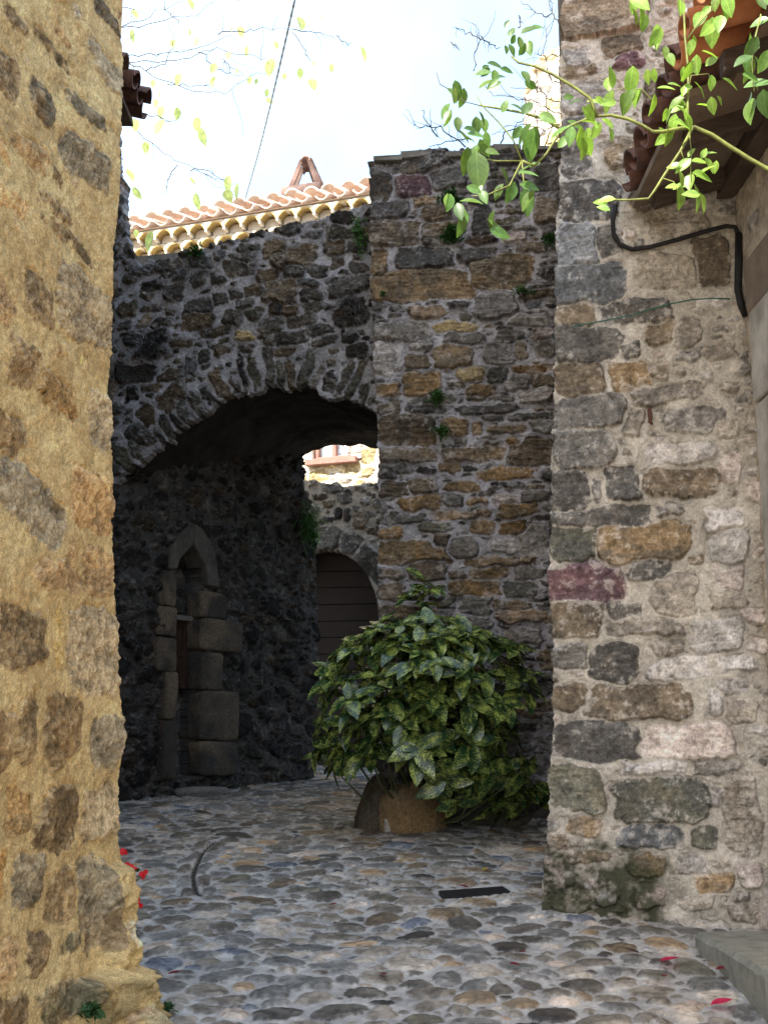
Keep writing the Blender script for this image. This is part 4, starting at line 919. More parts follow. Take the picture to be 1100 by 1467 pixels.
def pix_leaves(rows, Y, ox, oy, k, sizek=1.0, jit=.10, wr=.5, seed=2):
    """leaves read off the photograph as (x, y, length, angle), standing at distance Y"""
    rs = np.random.RandomState(seed); P, D, Nn, L = [], [], [], []
    for (x, y, ln, an) in rows:
        yy = Y + rs.randn() * jit
        p = at_depth(ox + x * k, oy + y * k, yy)
        a = math.radians(an); d = RIGHT * math.cos(a) - UPV * math.sin(a) + BACK * rs.uniform(-.5, .5)
        d /= np.linalg.norm(d); l = ln * k / F * (yy * 1.07) * sizek
        n = BACK * rs.uniform(.3, 1.0) + UPV * rs.uniform(.1, 1.0) + RIGHT * rs.uniform(-.7, .7)
        P.append(p - d * l * .5); D.append(d); Nn.append(n); L.append(l * 1.08)
    return np.array(P), np.array(D), np.array(Nn), np.array(L)

# ================================================================== RIGHT HOUSE: plastered wall, door jamb, eave
g0 = WR.px(1063, 700); XW = g0[0] + .055
WH = Plane((XW + .015, 0, 0), (0, -1, 0))         # faces the street (-x)
hh = empty("plastered_house", (XW, 5.4, .75), "beige plastered house front with overhanging tiled eaves at the right edge", "house")
def wallY(px): return None
yN = 3.2; yF = WR.at(1.2, 0)[1] + .1
M = Masonry(-yF, -yN, .4, 4.9, .012, 121, warp=.02)
M.fill([(.03, .06, 1.2, 2, 40, 1.5)], ['p', 't', 'w'], 0, .1, 3, .08, .02)
M.done((186, 172, 154), (160, 148, 132), bev=.03, amp=.012, mort_rough=.008, lime=.5, tiltk=.04, ochre=.1)
M.mesh("plaster_wall", WH, None, .2, M_WALL, hh)
quad_strip_box("house_body", [(XW + .12, .4), (XW + 3.5, .4), (XW + 3.5, yF + .8), (XW + .45, yF + .8), (XW + .12, yF - .1)], -.2, 4.85, M_SOFFIT, hh)
def jamb_y(px, py):
    r = ray(px, py); t = (XW - .05) / r[0]; return r[1] * t, 1.6 + r[2] * t
jb = MB(); M_JAMB = plain_mat('pale_dressed_stone', (128, 121, 110), (200, 192, 180), 4, .95, .6, .02, detail=12)
yj0, zt1 = jamb_y(1070, 590); yj1, zb1 = jamb_y(1090, 925); _, zt0 = jamb_y(1066, 455)
ye = yF - .30
zlist = [.5, 1.28, zb1, zt1, zt0]
for za, zb in zip(zlist[:-1], zlist[1:]):
    jb.box(((XW - .045 + .07), ye - .35, (za + zb) / 2), .16, .62, zb - za - .012, None, .012)
jb.build("door_jamb", M_JAMB, hh, bevel=.012)
cb = MB(); cb.box((XW + .06, ye - .3, zt0 + .16), .2, .7, .3, None, .02); cb.build("corbel", M_SOFFIT, hh, bevel=.02)
# eave: soffit, rafters, canal tiles
ea = at_depth(888, 288, WR.px(888, 288)[1] - .12); XE, ZE = ea[0], ea[2]
sp_ = .34; Ys, Yn = WR.at(.62, 0)[1] - .06, 1.6
so_ = MB()
def slab(x0, x1, z0, th, y0, y1, m):
    m.add([(x0, y0, z0), (x1, y0, z0 + sp_ * (x1 - x0)), (x1, y1, z0 + sp_ * (x1 - x0)), (x0, y1, z0), (x0, y0, z0 + th), (x1, y0, z0 + th + sp_ * (x1 - x0)), (x1, y1, z0 + th + sp_ * (x1 - x0)), (x0, y1, z0 + th)], [(0, 3, 2, 1), (4, 5, 6, 7), (0, 1, 5, 4), (2, 3, 7, 6), (0, 4, 7, 3), (1, 2, 6, 5)])
slab(XE + .07, XW + 3.0, ZE - .03, .04, 4.75, Ys - .02, so_); slab(XE + .30, XW + 3.0, ZE + .05, .04, Yn, 4.749, so_)
so_.build("soffit", M_SOFFIT, hh)
rf_ = MB()
yk = Ys - .12
while yk > Yn:
    rf_ = MB(); slab(XE + .16, XW + .1, ZE - .095, .10, yk - .07, yk, rf_); yk -= .62
    rf_.build("rafter", M_WOOD, hh, bevel=.006)
wp = MB(); wp.box((XW - .04, (Ys + Yn) / 2, ZE + sp_ * (XW - XE) - .13), .1, Ys - Yn, .12); wp.build("wall_plate", M_WOOD, hh, bevel=.006)
ti = MB(); tn = MB(); ax = np.array([1, 0, sp_]); k = 0
yk = Ys - .10
while yk > Yn:
    o_ = random.uniform(-.025, .025)
    tt_ = ti if yk > 4.75 else tn
    tt_.gutter((XE + o_, yk, ZE + .115), ax, (0, 0, -1), .085, .10, .5, .016, math.pi * .92, 11, 3)
    tt_.gutter((XE + .03 + random.uniform(-.03, .02), yk - .115, ZE + .105), ax, (0, 0, 1), .10, .085, .5, .016, math.pi * .95, 11, 3)
    yk -= .23; k += 1
ti.build("eave_tiles", M_TILE_DARK, hh, True); tn.build("eave_tiles", M_TILE_OLD, hh, True)  # far tiles painted dark as shaded, near ones left orange as lit
rr_ = MB(); slab(XE + .30, XW + 3.2, ZE + .13, .05, Yn, Ys, rr_); rr_.build("roof", M_TILE_OLD, hh)

# black hose and green wire on the tower
m_ = MB(); pts = [WR.px(*p, h) for p, h in (((882, 300), .06), ((878, 322), .05), ((879, 340), .045), ((888, 354), .04), ((905, 361), .04), ((930, 358), .04), ((975, 346), .04), ((1015, 334), .04), ((1040, 328), .04), ((1052, 330), .045), ((1058, 345), .05))]
m_.tube(pts, .0125, 10)
m_.tube([WR.px(*p, .05) for p in ((1057, 340), (1057, 380), (1056, 420), (1060, 440), (1066, 458))], [.019, .021, .021, .020, .014], 10)
tag(m_.build("black_hose", M_BLACK, None, True), "thick black cable curving under the eave along the stone wall", "cable")
m_ = MB(); m_.tube([WR.px(*p, .03) for p in ((794, 489), (795, 480), (803, 474), (825, 469), (850, 465), (880, 459), (905, 454), (930, 446), (960, 438), (990, 432), (1020, 430), (1045, 431))], .0038, 6)
tag(m_.build("green_wire", M_GREENWIRE, None, True), "thin green wire sagging across the grey stones of the right wall", "wire")
# overhead cable
m_ = MB(); a_ = at_depth(424, -8, 7.0); b_ = WS.px(364, 303, .3)
pts = [a_ + (b_ - a_) * t + np.array([0, 0, -.10 * math.sin(math.pi * t)]) for t in np.linspace(-.6, 1, 200)]
m_.tube(pts, [.0075 + .002 * math.sin(i * 2.2) for i in range(200)], 6)
tag(m_.build("overhead_cable", M_CABLE, None, True), "thin twisted cable crossing the white sky to the tiled roof", "cable")

# ================================================================== GROUND THINGS
c1, c2 = on_ground(634, 1285), on_ground(728, 1278)
d_ = c2 - c1; Lp = np.linalg.norm(d_); d_ /= Lp; s_ = np.array([-d_[1], d_[0], 0.13 * d_[0]]); s_ /= np.linalg.norm(s_)
m_ = MB(); m_.box((c1 + c2) / 2 + np.array([0, 0, -.004]), Lp, .14, .03, [d_, s_, np.cross(d_, s_)], .006)
for k in range(3): m_.box((c1 + c2) / 2 + np.array([0, 0, .0135]) + d_ * (k - 1) * .09, .03, .045, .006, [d_, s_, np.cross(d_, s_)])
tag(m_.build("drain_cover", M_IRON, None, bevel=.003), "dark iron drain plate set in the cobbles before the tall right wall", "drain cover")
# concrete step at the right
s1 = on_ground(996, 1352); s2 = on_ground(1098, 1462); zt = float(s1[2]) + .05
dirv = (s2 - s1)[:2]; dirv /= np.linalg.norm(dirv)
far = s1[:2]; near = s1[:2] + dirv * 1.6
nsub = 26; m_ = MB(); vs = []; rs_ = np.random.RandomState(9)
for i in range(nsub + 1):
    p = far + (near - far) * i / nsub; j_ = rs_.randn() * .006
    zz_ = zt + .006 * rs_.randn() * .5
    vs += [(p[0] + j_, p[1], float(gz(p[1])) - .1), (p[0] + j_ * .6, p[1], zz_ - .022), (p[0] + .02 + j_, p[1], zz_), (p[0] + .5, p[1] + .02, zz_ + .004), (p[0] + 1.6, p[1] + .05, zz_ + .004)]
vs = [(v[0], v[1], float(gz(v[1])) - .12) if k % 5 == 0 else v for k, v in enumerate(vs)]
fs = [(i * 5 + k, i * 5 + k + 1, i * 5 + 6 + k, i * 5 + 5 + k) for i in range(nsub) for k in range(4)] + [(0, 4, 3, 2, 1), tuple(nsub * 5 + k for k in range(5))]
m_.add(vs, fs)
tag(m_.build("door_step", M_CONC, None), "worn grey concrete step at the lower right corner", "step")
p = on_ground(1094, 1322); rock("rounded_stone", (p[0] + .03, p[1] - .02, p[2] + .04), (.09, .07, .10), 17, ('p', 'w'), M_COARSE, None, 2.3, .04)
tag(bpy.context.scene.objects["rounded_stone"], "small whitish rounded stone in the corner above the concrete step", "stone")
def petal(px, py, ln, an, name, label, cat, col, group=None):
    p = on_ground(px, py, .016); a = math.radians(an)
    o = leaf_cloud(name, [p], [(math.cos(a), math.sin(a), .13 * math.sin(a) + .03)], [(0, -.1, 1)], [ln], [ln * .62], np.array([col]), M_PETAL, None, droop=-.18, fold=.35)
    return tag(o, label, cat, group)
RED, MAG = lin((112, 28, 36)), lin((186, 38, 78))
petal(945, 1377, .085, -4, "fallen_petal", "magenta petal on the cobbles, the larger of the two near the step's far corner", "petal", MAG)
petal(1018, 1440, .085, 5, "fallen_petal", "magenta petal on the cobbles lying left of the step's nearest edge", "petal", MAG)
for (x, y) in ((955, 1398), (745, 1383), (672, 1272), (742, 1364), (470, 1297), (240, 1396), (545, 1395)):
    petal(x, y, .04 + .02 * random.random(), random.uniform(0, 360), "fallen_petal", "small dark red withered petal scattered on the grey cobbles", "petal", RED, "withered petals on the cobbles")
petal(1025, 1390, .05, 10, "fallen_petal", "small crimson petal beside the concrete step, right of the larger magenta petal", "petal", RED)
petal(916, 1366, .07, 160, "dry_leaf", "curled grey brown dead leaf on the cobbles before the right wall", "leaf", lin((84, 70, 62)))
petal(690, 1248, .05, 40, "fallen_leaf", "tiny yellow leaf on the cobbles beyond the iron drain plate", "leaf", lin((170, 150, 60)))

# ================================================================== PLANTER AND SHRUB
pl = empty("stone_planter", on_ground(575, 1192), "low planter of two rough brown boulders holding the variegated shrub", "planter")
p = on_ground(593, 1196); rock("boulder", (p[0] - .0, p[1] + .16, p[2] + .04), (.225, .18, .30), 23, ('O', 'b'), M_DARKROCK, pl, 3.0, .10, nu=140, nv=90, ax=[[.96, .1, .22], [-.1, 1, .1], [-.22, -.1, .96]])
p = on_ground(532, 1192); rock("boulder", (p[0], p[1] + .16, p[2] + .10), (.10, .15, .28), 24, ('b', 'k'), M_DARKROCK, pl, 2.8, .09, nu=110, nv=90, ax=[[.96, 0, -.25], [0, 1, .1], [.25, -.1, .96]])
p = on_ground(557, 1194); rock("mortar_joint", (p[0] - .0, p[1] + .10, p[2] + .03), (.035, .10, .22), 25, ('p', 'w'), M_COARSE, pl, 3.0, .05)
p = on_ground(700, 1186); rock("back_stone", (p[0], p[1] + .2, p[2] + .02), (.34, .13, .12), 26, ('g', 'l'), M_COARSE, pl, 3.2, .07, nu=120, nv=70)
sm = MB(); p = on_ground(620, 1180); sm.box((p[0], p[1] + .28, p[2] + .03), .75, .28, .16, None, .03); sm.build("soil", plain_mat("dark_soil", (40, 34, 28), (60, 50, 42), 20, .95, .6), pl)

def aucuba_mat():
    m, nt, out = new_mat("variegated_leaf"); L = nt.links.new
    at = N(nt, "ShaderNodeAttribute", attribute_name="col"); lp = N(nt, "ShaderNodeAttribute", attribute_name="leafpos")
    mp = N(nt, "ShaderNodeMapping"); mp.inputs["Scale"].default_value = (58, 30, 1); L(lp.outputs["Vector"], mp.inputs[0])
    n1 = N(nt, "ShaderNodeTexNoise", Scale=1.0, Detail=3.0, Roughness=.65); L(mp.outputs[0], n1.inputs["Vector"])
    mp2 = N(nt, "ShaderNodeMapping"); mp2.inputs["Scale"].default_value = (4, 3, 1); L(lp.outputs["Vector"], mp2.inputs[0])
    n2 = N(nt, "ShaderNodeTexNoise", Scale=1.0, Detail=2.0); L(mp2.outputs[0], n2.inputs["Vector"])
    ad = N(nt, "ShaderNodeMath", operation='MULTIPLY_ADD'); L(n2.outputs["Fac"], ad.inputs[0]); ad.inputs[1].default_value = .50; L(n1.outputs["Fac"], ad.inputs[2])
    cr = N(nt, "ShaderNodeValToRGB"); e = cr.color_ramp.elements; e[0].position = .79; e[1].position = .845; e[0].color = (0, 0, 0, 1); e[1].color = (1, 1, 1, 1)
    L(ad.outputs[0], cr.inputs[0])
    mx = N(nt, "ShaderNodeMix", data_type='RGBA'); L(cr.outputs[0], mx.inputs[0]); L(at.outputs["Color"], mx.inputs[6]); mx.inputs[7].default_value = (.46, .52, .11, 1)
    b = N(nt, "ShaderNodeBsdfPrincipled", Roughness=.27); L(mx.outputs[2], b.inputs["Base Color"])
    t = N(nt, "ShaderNodeBsdfTranslucent"); L(mx.outputs[2], t.inputs[0])
    ms = N(nt, "ShaderNodeMixShader"); ms.inputs[0].default_value = .14; L(b.outputs[0], ms.inputs[1]); L(t.outputs[0], ms.inputs[2]); L(ms.outputs[0], out.inputs[0])
    return m
M_AUC = aucuba_mat()
bc = at_depth(622, 1010, 7.92)
sh_ = empty("variegated_shrub", (bc[0], bc[1], float(gz(bc[1]))), "large rounded shrub with yellow speckled green leaves before the stone buttress", "shrub")
rs = np.random.RandomState(77)
P, D, Nn, L, C = [], [], [], [], []
OUT = [(520, 908), (560, 892), (640, 892), (700, 905), (745, 930), (765, 950), (762, 990), (728, 1025), (722, 1075), (745, 1105), (765, 1135), (740, 1150), (690, 1160), (650, 1160), (635, 1130), (640, 1095), (600, 1078), (560, 1078), (525, 1078), (503, 1105), (468, 1100), (454, 1060), (456, 1010), (466, 960), (485, 922)]
def in_poly(x, y, poly):
    c = False; n = len(poly)
    for i in range(n):
        x1, y1 = poly[i]; x2, y2 = poly[(i + 1) % n]
        if (y1 > y) != (y2 > y) and x < (x2 - x1) * (y - y1) / (y2 - y1) + x1: c = not c
    return c
def rosette(p, axis, nl, size, dark=0.0):
    axis = axis / np.linalg.norm(axis)
    a = np.cross(axis, (.3, .2, .9)); a /= np.linalg.norm(a); b = np.cross(axis, a); ph = rs.rand() * 6.28
    for k in range(nl):
        th = ph + 2 * math.pi * k / nl + rs.randn() * .25
        el_ = rs.uniform(-.15, .55)
        d = (a * math.cos(th) + b * math.sin(th)) * math.cos(el_) + axis * math.sin(el_)
        d = d + np.array([0, 0, -.18 + rs.randn() * .1])
        P.append(p + axis * rs.uniform(-.04, .03)); D.append(d); Nn.append(axis + np.array([0, -.15, .55]) + rs.randn(3) * .15)
        L.append(size * rs.uniform(.75, 1.2)); g_ = rs.uniform(.7, 1.3)
        C.append(np.array([.012, .040, .014]) * g_)
tips = []
tries = 0
while len(tips) < 175 and tries < 9000:
    tries += 1
    x, y = rs.uniform(440, 790), rs.uniform(815, 1190)
    if not in_poly(x, y, OUT): continue
        # depth: a bulging front
    e = ((x - 620) / 175.0) ** 2 + ((y - 1010) / 190.0) ** 2
    yy = 7.98 - .46 * math.sqrt(max(0.0, 1 - min(e, 1))) + rs.randn() * .07
    if y > 1105 and x < 625: yy += .05
    p = at_depth(x, y, yy)
    gap_ = .115 if y < 930 else .178
    if any(np.linalg.norm(p - q) < gap_ for q in tips): continue
    tips.append(p)
    c = np.array([bc[0], bc[1] + .15, bc[2] - .05]); ax_ = unit((p - c) * np.array([1, 1.0, .9])) + np.array([0, 0, .55 if y < 1080 else -.1])
    rosette(p, ax_, rs.randint(5, 8), .19 if y < 1060 else .20)
for _ in range(120):  # leaves deeper inside
    x, y = rs.uniform(460, 780), rs.uniform(900, 1150)
    if not in_poly(x, y, OUT): continue
    p = at_depth(x, y, rs.uniform(7.8, 8.15)); rosette(p, np.array([rs.randn() * .5, -.5, .8]), 5, .15)
for (x, y) in ((606, 832), (588, 850), (622, 846), (600, 862)):
    p = at_depth(x, y, 7.95); rosette(p, np.array([rs.randn() * .2, -.5, 1.0]), 7, .15)
leaf_cloud("foliage", P, D, Nn, L, np.array(L) * .48, np.array(C), M_AUC, sh_, droop=rs.uniform(.06, .3, len(P)), fold=.28, ns=7)
st_ = MB(); base = np.array([bc[0] - .02, bc[1] + .22, float(gz(bc[1])) + .02])
for q in tips[::2]:
    b_ = base + np.array([rs.randn() * .09, rs.randn() * .05, 0]); mid = b_ * .5 + q * .5 + np.array([rs.randn() * .04, .06, -.12])
    st_.tube([b_, mid, q], [.011, .008, .004], 5)
st_.build("stems", plain_mat("shrub_stem", (58, 62, 40), (84, 84, 56), 20, .8, .2), sh_, True)

# ================================================================== GERANIUM behind the corner
gp = at_depth(178, 1262, 5.05)
ge = empty("geranium", (gp[0] - .06, gp[1], float(gz(gp[1]))), "red geranium flowering in a pot half hidden behind the ochre corner", "plant")
P, D, Nn, C = [], [], [], []
for k in range(26):
    p = np.array([gp[0] - .06 + rs.randn() * .05, gp[1] + rs.randn() * .05, gp[2] - .06 + rs.randn() * .06]); P.append(p); D.append([rs.randn(), rs.randn(), .2]); Nn.append([rs.randn() * .4, -.4, 1]); C.append(np.array([.03, .08, .02]) * rs.uniform(.7, 1.3))
leaf_cloud("foliage", P, D, Nn, rs.uniform(.04, .07, len(P)), .06, np.array(C), M_MOSS, ge)
for (x, y, r_) in ((186, 1247, .016), (205, 1253, .016), (174, 1219, .012), (199, 1293, .008)):
    P, D, Nn = [], [], []; q = at_depth(x, y, 5.02)
    for k in range(7):
        P.append(q + rs.randn(3) * r_ * .4); D.append(rs.randn(3)); Nn.append([rs.randn() * .5, -1, .5])
    leaf_cloud("flower", P, D, Nn, .024, .024, np.tile(lin((226, 44, 52)), (len(P), 1)), M_PETAL, ge)
m_ = MB(); gzp = float(gz(gp[1]))
for (x, y) in ((187, 1249), (205, 1253)): 
    q = at_depth(x, y, 5.02); m_.tube([np.array([gp[0] - .06, gp[1], gzp + .25]), q * .6 + np.array([gp[0] - .06, gp[1], gzp + .28]) * .4, q], .003, 5)
m_.build("stem", M_STEM, ge, True)
m_ = MB(); m_.tube([np.array([gp[0] - .07, gp[1], gzp - .01 + z]) for z in (0, .03, .22, .23, .26, .26, .22)], [.075, .08, .105, .118, .118, .10, .095], 20); m_.build("flower_pot", M_TILE_OLD, ge, True)

# ================================================================== MOSS AND FERNS ON THE WALLS
def tuft(W, px, py, wpx, hpx, name, label, cat, n, ln, col, kind='moss', hang=0.0, group=None, off=.03, mat=None):
    P, D, Nn, C = [], [], [], []; lobes = rs.rand(3) * 6.28
    for k in range(n):
        r_, a = min(1.05, abs(rs.randn()) * .5), rs.rand() * 6.28
        if kind == 'moss' and rs.rand() < .5: a = lobes[rs.randint(3)] + rs.randn() * .3; r_ *= 1.2
        x, y = px + math.cos(a) * r_ * wpx / 2, py + math.sin(a) * r_ * hpx / 2
        h_ = off + .06 * max(0, 1 - r_ * r_) * rs.rand()
        p = W.px(x, y, h_)
        d = W.n * rs.uniform(.2, 1) + W.u * rs.randn() * .6 + W.v * (rs.randn() * .5 + .3 - hang)
        P.append(p); D.append(d); Nn.append(W.n * .5 + W.v + rs.randn(3) * .3); C.append(np.array(col) * rs.uniform(.55, 1.45))
    o = leaf_cloud(name, P, D, Nn, rs.uniform(.6, 1.3, n) * ln, rs.uniform(.6, 1.2, n) * ln * (.55 if kind == 'moss' else .10), np.array(C), mat or M_MOSS, None, droop=.25 if kind == 'moss' else .5, ns=3)
    return tag(o, label, cat, group)
GRN, GR2 = (.030, .075, .022), (.05, .11, .03)
tuft(WP, 648, 336, 36, 24, "wall_plant", "largest dark green moss clump high on the coursed stone buttress", "moss", 520, .035, GRN)
tuft(WP, 645, 286, 30, 22, "wall_plant", "dark green clump behind the rose leaves near the top of the buttress", "moss", 360, .035, GRN)
tuft(WP, 789, 348, 20, 26, "wall_plant", "small moss clump where the buttress meets the tall right wall", "moss", 220, .03, GRN)
tuft(WP, 748, 420, 30, 14, "wall_plant", "flat bright moss tuft on a stone right of the buttress centre", "moss", 200, .028, GR2)
tuft(WP, 628, 570, 22, 22, "wall_plant", "green tuft in the mortar joint, upper of two beside the arch mouth", "moss", 260, .03, GR2)
tuft(WP, 634, 620, 24, 20, "wall_plant", "green tuft beside a large brown block, lower of two beside the arch mouth", "moss", 280, .03, GR2)
tuft(WP, 551, 425, 14, 12, "wall_plant", "tiny moss patch under the long orange stone at the buttress edge", "moss", 90, .02, GRN)
tuft(WA, 516, 334, 24, 58, "ivy", "dark ivy trailing in the corner of arch wall and buttress", "ivy", 260, .036, GR2, hang=.8)
tuft(WA, 285, 366, 34, 26, "wall_plant", "dark green clump on the top edge of the arch wall", "plant", 280, .035, GRN)
tuft(WA, 503, 440, 56, 56, "dry_tuft", "withered grey grass tuft on the arch wall beside the buttress", "dry grass", 170, .11, (.06, .055, .05), 'grass', .2, mat=M_GREY_TUFT)
tuft(WA, 215, 500, 70, 54, "dry_tuft", "withered dark grass tuft on the arch wall's left part", "dry grass", 170, .11, (.045, .043, .04), 'grass', .2, mat=M_GREY_TUFT)
tuft(WA, 268, 396, 40, 30, "dry_tuft", "withered grass tuft just under the arch wall's top edge", "dry grass", 90, .08, (.045, .045, .04), 'grass', .2, mat=M_GREY_TUFT)
tuft(WT, 433, 752, 36, 70, "fern", "feathery green fern hanging from the passage wall's lit corner", "fern", 420, .12, (.045, .10, .03), 'grass', .3, off=.05)
for (x, y, lab) in ((102, 1445, "green weed sprouting at the foot of the ochre wall"),):
    tuft(WY, x, y, 30, 26, "weed", lab, "weed", 80, .04, (.06, .12, .05), off=.03)
p_ = on_ground(236, 1452); 
P = [p_ + np.array([rs.randn() * .012, rs.randn() * .012, .01]) for _ in range(50)]
tag(leaf_cloud("weed", P, rs.randn(50, 3) + [0, 0, 1.0], rs.randn(50, 3) * .3 + [0, 0, 1], .035, .02, np.tile([.05, .10, .04], (50, 1)), M_MOSS), "small weed growing between cobbles and the guard stone", "weed")

# ================================================================== ROSE in the foreground
YR = 2.3
def rp(x, y, Y=YR): return at_depth(550 + x / 2, y / 2, Y)
ro_ = empty("climbing_rose", rp(1180, 520), "climbing rose shoot with fresh green leaves reaching in from the right", "rose")
RL = [(413, 85, 50, -25), (365, 92, 35, -75), (390, 120, 40, -80), (415, 132, 45, 85), (365, 140, 35, 60), (315, 184, 45, 5), (280, 208, 45, -15), (318, 215, 40, 90), (290, 240, 50, -30), (225, 275, 50, 100), (210, 250, 45, 70), (185, 335, 50, 110), (212, 350, 40, 90), (265, 355, 45, 85), (280, 335, 40, 60), (225, 385, 45, 40), (260, 385, 50, 10), (295, 395, 40, 80), (345, 305, 35, -70), (380, 380, 40, -50), (405, 215, 40, 60), (425, 240, 30, 40), (237, 455, 70, 95), (268, 480, 100, 85), (285, 420, 50, 60), (425, 405, 90, 105), (410, 310, 50, -60), (465, 335, 50, 30), (500, 380, 60, -40), (380, 305, 45, 30), (350, 200, 40, 0), (410, 495, 50, 5), (413, 532, 50, 15), (408, 572, 70, 80), (365, 545, 60, 110), (345, 500, 50, 60), (330, 545, 45, 120), (285, 560, 40, 70), (245, 575, 60, 5), (255, 540, 40, 20), (187, 575, 50, 100), (215, 600, 50, 80), (225, 620, 60, 90), (318, 650, 75, 50), (652, 225, 55, -95), (645, 285, 60, 110), (712, 220, 65, 90), (690, 290, 65, 95), (725, 275, 50, 110), (755, 215, 40, 90), (805, 250, 45, 0), (770, 295, 55, 95), (585, 325, 55, 40), (545, 355, 45, 30), (600, 290, 40, 10), (575, 405, 70, 60), (535, 385, 50, 100), (610, 370, 45, 120), (650, 380, 40, 80), (545, 290, 35, -20), (640, 350, 40, 30), (855, 270, 45, 160), (840, 290, 45, 150), (870, 200, 50, 110), (895, 180, 50, 90), (930, 150, 45, 10), (940, 85, 75, 90), (850, 15, 50, 90), (905, 50, 60, 120), (975, 20, 70, 80), (920, 300, 50, 10), (940, 298, 45, 80), (935, 230, 45, 70), (910, 260, 40, 50), (830, 350, 50, 100), (860, 320, 60, 30), (870, 345, 50, 60), (850, 355, 50, 10), (820, 320, 50, 120), (815, 385, 50, 95), (800, 395, 45, 140), (735, 20, 70, 80), (745, 60, 45, 95), (785, 110, 60, 110), (900, 462, 45, -5), (915, 440, 30, -60), (860, 470, 50, 140), (910, 503, 65, 10), (930, 468, 45, 60), (875, 515, 50, 100), (848, 560, 60, 85), (895, 560, 75, 80), (860, 530, 50, 170), (830, 533, 35, 180), (1065, 240, 70, -10), (1080, 60, 50, 170), (1055, 130, 60, 120), (1090, 170, 60, 110), (1045, 190, 70, 95), (990, 235, 50, 30), (1090, 290, 70, 80), (1050, 310, 75, 105), (1080, 5, 40, 60), (640, 571, 45, 178), (820, 165, 40, 70), (880, 130, 40, 100), (950, 5, 40, 100), (720, 5, 50, 110)]
RL = RL + [(x + rs.uniform(-26, 26), y + rs.uniform(-26, 26), l * rs.uniform(.6, .95), an + rs.uniform(-60, 60)) for x, y, l, an in RL + RL if rs.rand() < .45]
P, D, Nn, L = pix_leaves(RL, YR, 550, 0, .5, 1.0, .07)
C = np.array([(np.array([.15, .25, .045]) if r_[0] > 560 and r_[0] < 1000 else np.array([.07, .14, .035])) * rs.uniform(.6, 1.4) + np.array([.03, .02, 0]) * rs.rand() for r_ in RL])  # mid-right leaves painted lighter as if sunlit, the others darker
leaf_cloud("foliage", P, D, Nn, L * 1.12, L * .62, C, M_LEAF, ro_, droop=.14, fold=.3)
SR = [([(1130, 500), (1100, 484), (1050, 456), (980, 412), (940, 385), (890, 363), (850, 366), (800, 376), (770, 376), (740, 358), (700, 340), (650, 329), (610, 332), (580, 340), (520, 365), (490, 400), (465, 440), (430, 475)], .0052, .0026),
      ([(610, 332), (590, 280), (540, 245), (480, 210), (430, 188), (385, 178), (365, 160)], .0042, .0022), ([(500, 365), (460, 340), (400, 322), (320, 308), (270, 300)], .0038, .002),
      ([(885, 362), (850, 430), (800, 505), (775, 545), (758, 568), (700, 572), (650, 571)], .0036, .002), ([(872, 360), (870, 300), (872, 200), (862, 100), (858, 0)], .003, .0025),
      ([(395, 460), (370, 400), (330, 350), (280, 300), (265, 270)], .0022, .0012), ([(395, 460), (430, 475)], .003, .003), ([(395, 460), (360, 530), (290, 560), (250, 560)], .0022, .0012), ([(395, 460), (400, 520), (410, 545)], .002, .0012), ([(395, 460), (320, 460), (270, 450)], .002, .0012),
      ([(875, 380), (880, 430), (878, 480), (880, 520)], .0014, .001), ([(850, 430), (860, 460), (900, 465)], .0014, .001), ([(800, 510), (830, 520), (840, 545)], .0014, .001), ([(780, 300), (740, 255), (690, 250), (640, 265)], .0014, .001), ([(868, 280), (880, 215), (930, 210)], .0016, .001), ([(1080, 40), (1062, 110), (1055, 180), (1060, 260)], .002, .0012), ([(870, 110), (905, 60), (960, 10)], .002, .0012), ([(150, 205), (160, 240), (205, 265), (230, 290), (270, 300)], .0012, .001)]
for pts, r0_, r1_ in SR:
    m_ = MB(); n_ = len(pts); zz_ = rs.randn() * .02
    m_.tube([rp(x, y, YR + zz_ * i / n_) for i, (x, y) in enumerate(pts)], list(np.linspace(r0_, r1_, n_)), 7)
    m_.build("stem", M_STEM if r0_ > .0021 else M_TWIG if pts[0][0] == 150 else M_STEM, ro_, True)

# ================================================================== bare climber beside the tower
bt = empty("bare_climber", at_depth(810, 260, 8.6), "leafless grey twigs of a climber against sky and pale stone", "climber")
m_ = MB(); rs = np.random.RandomState(5)
def twig(m, pts, r0_, Y, branch=2, k=.5, ox=580, oy=0, sc=.2909, jit=.05):
    P_ = [at_depth(ox + x * sc, oy + y * sc, Y + rs.randn() * jit) for x, y in pts]
    fine = []
    for a, b in zip(P_[:-1], P_[1:]):
        for t in np.linspace(0, 1, 5)[:-1]: fine.append(a + (b - a) * t + rs.randn(3) * .010)
    fine.append(P_[-1]); m.tube(fine, list(np.linspace(r0_, r0_ * .45, len(fine))), 5)
    for _ in range(branch):
        i = rs.randint(1, len(fine) - 1); d = fine[i] - fine[i - 1]; ln = np.linalg.norm(P_[-1] - P_[0]) * rs.uniform(.2, .5)
        d = unit(d) + rs.randn(3) * .8; d = unit(d); q = [fine[i]]
        for _k in range(4): d = unit(d + rs.randn(3) * .25); q.append(q[-1] + d * ln / 4)
        m.tube(q, list(np.linspace(r0_ * .5, r0_ * .25, 5)), 4)
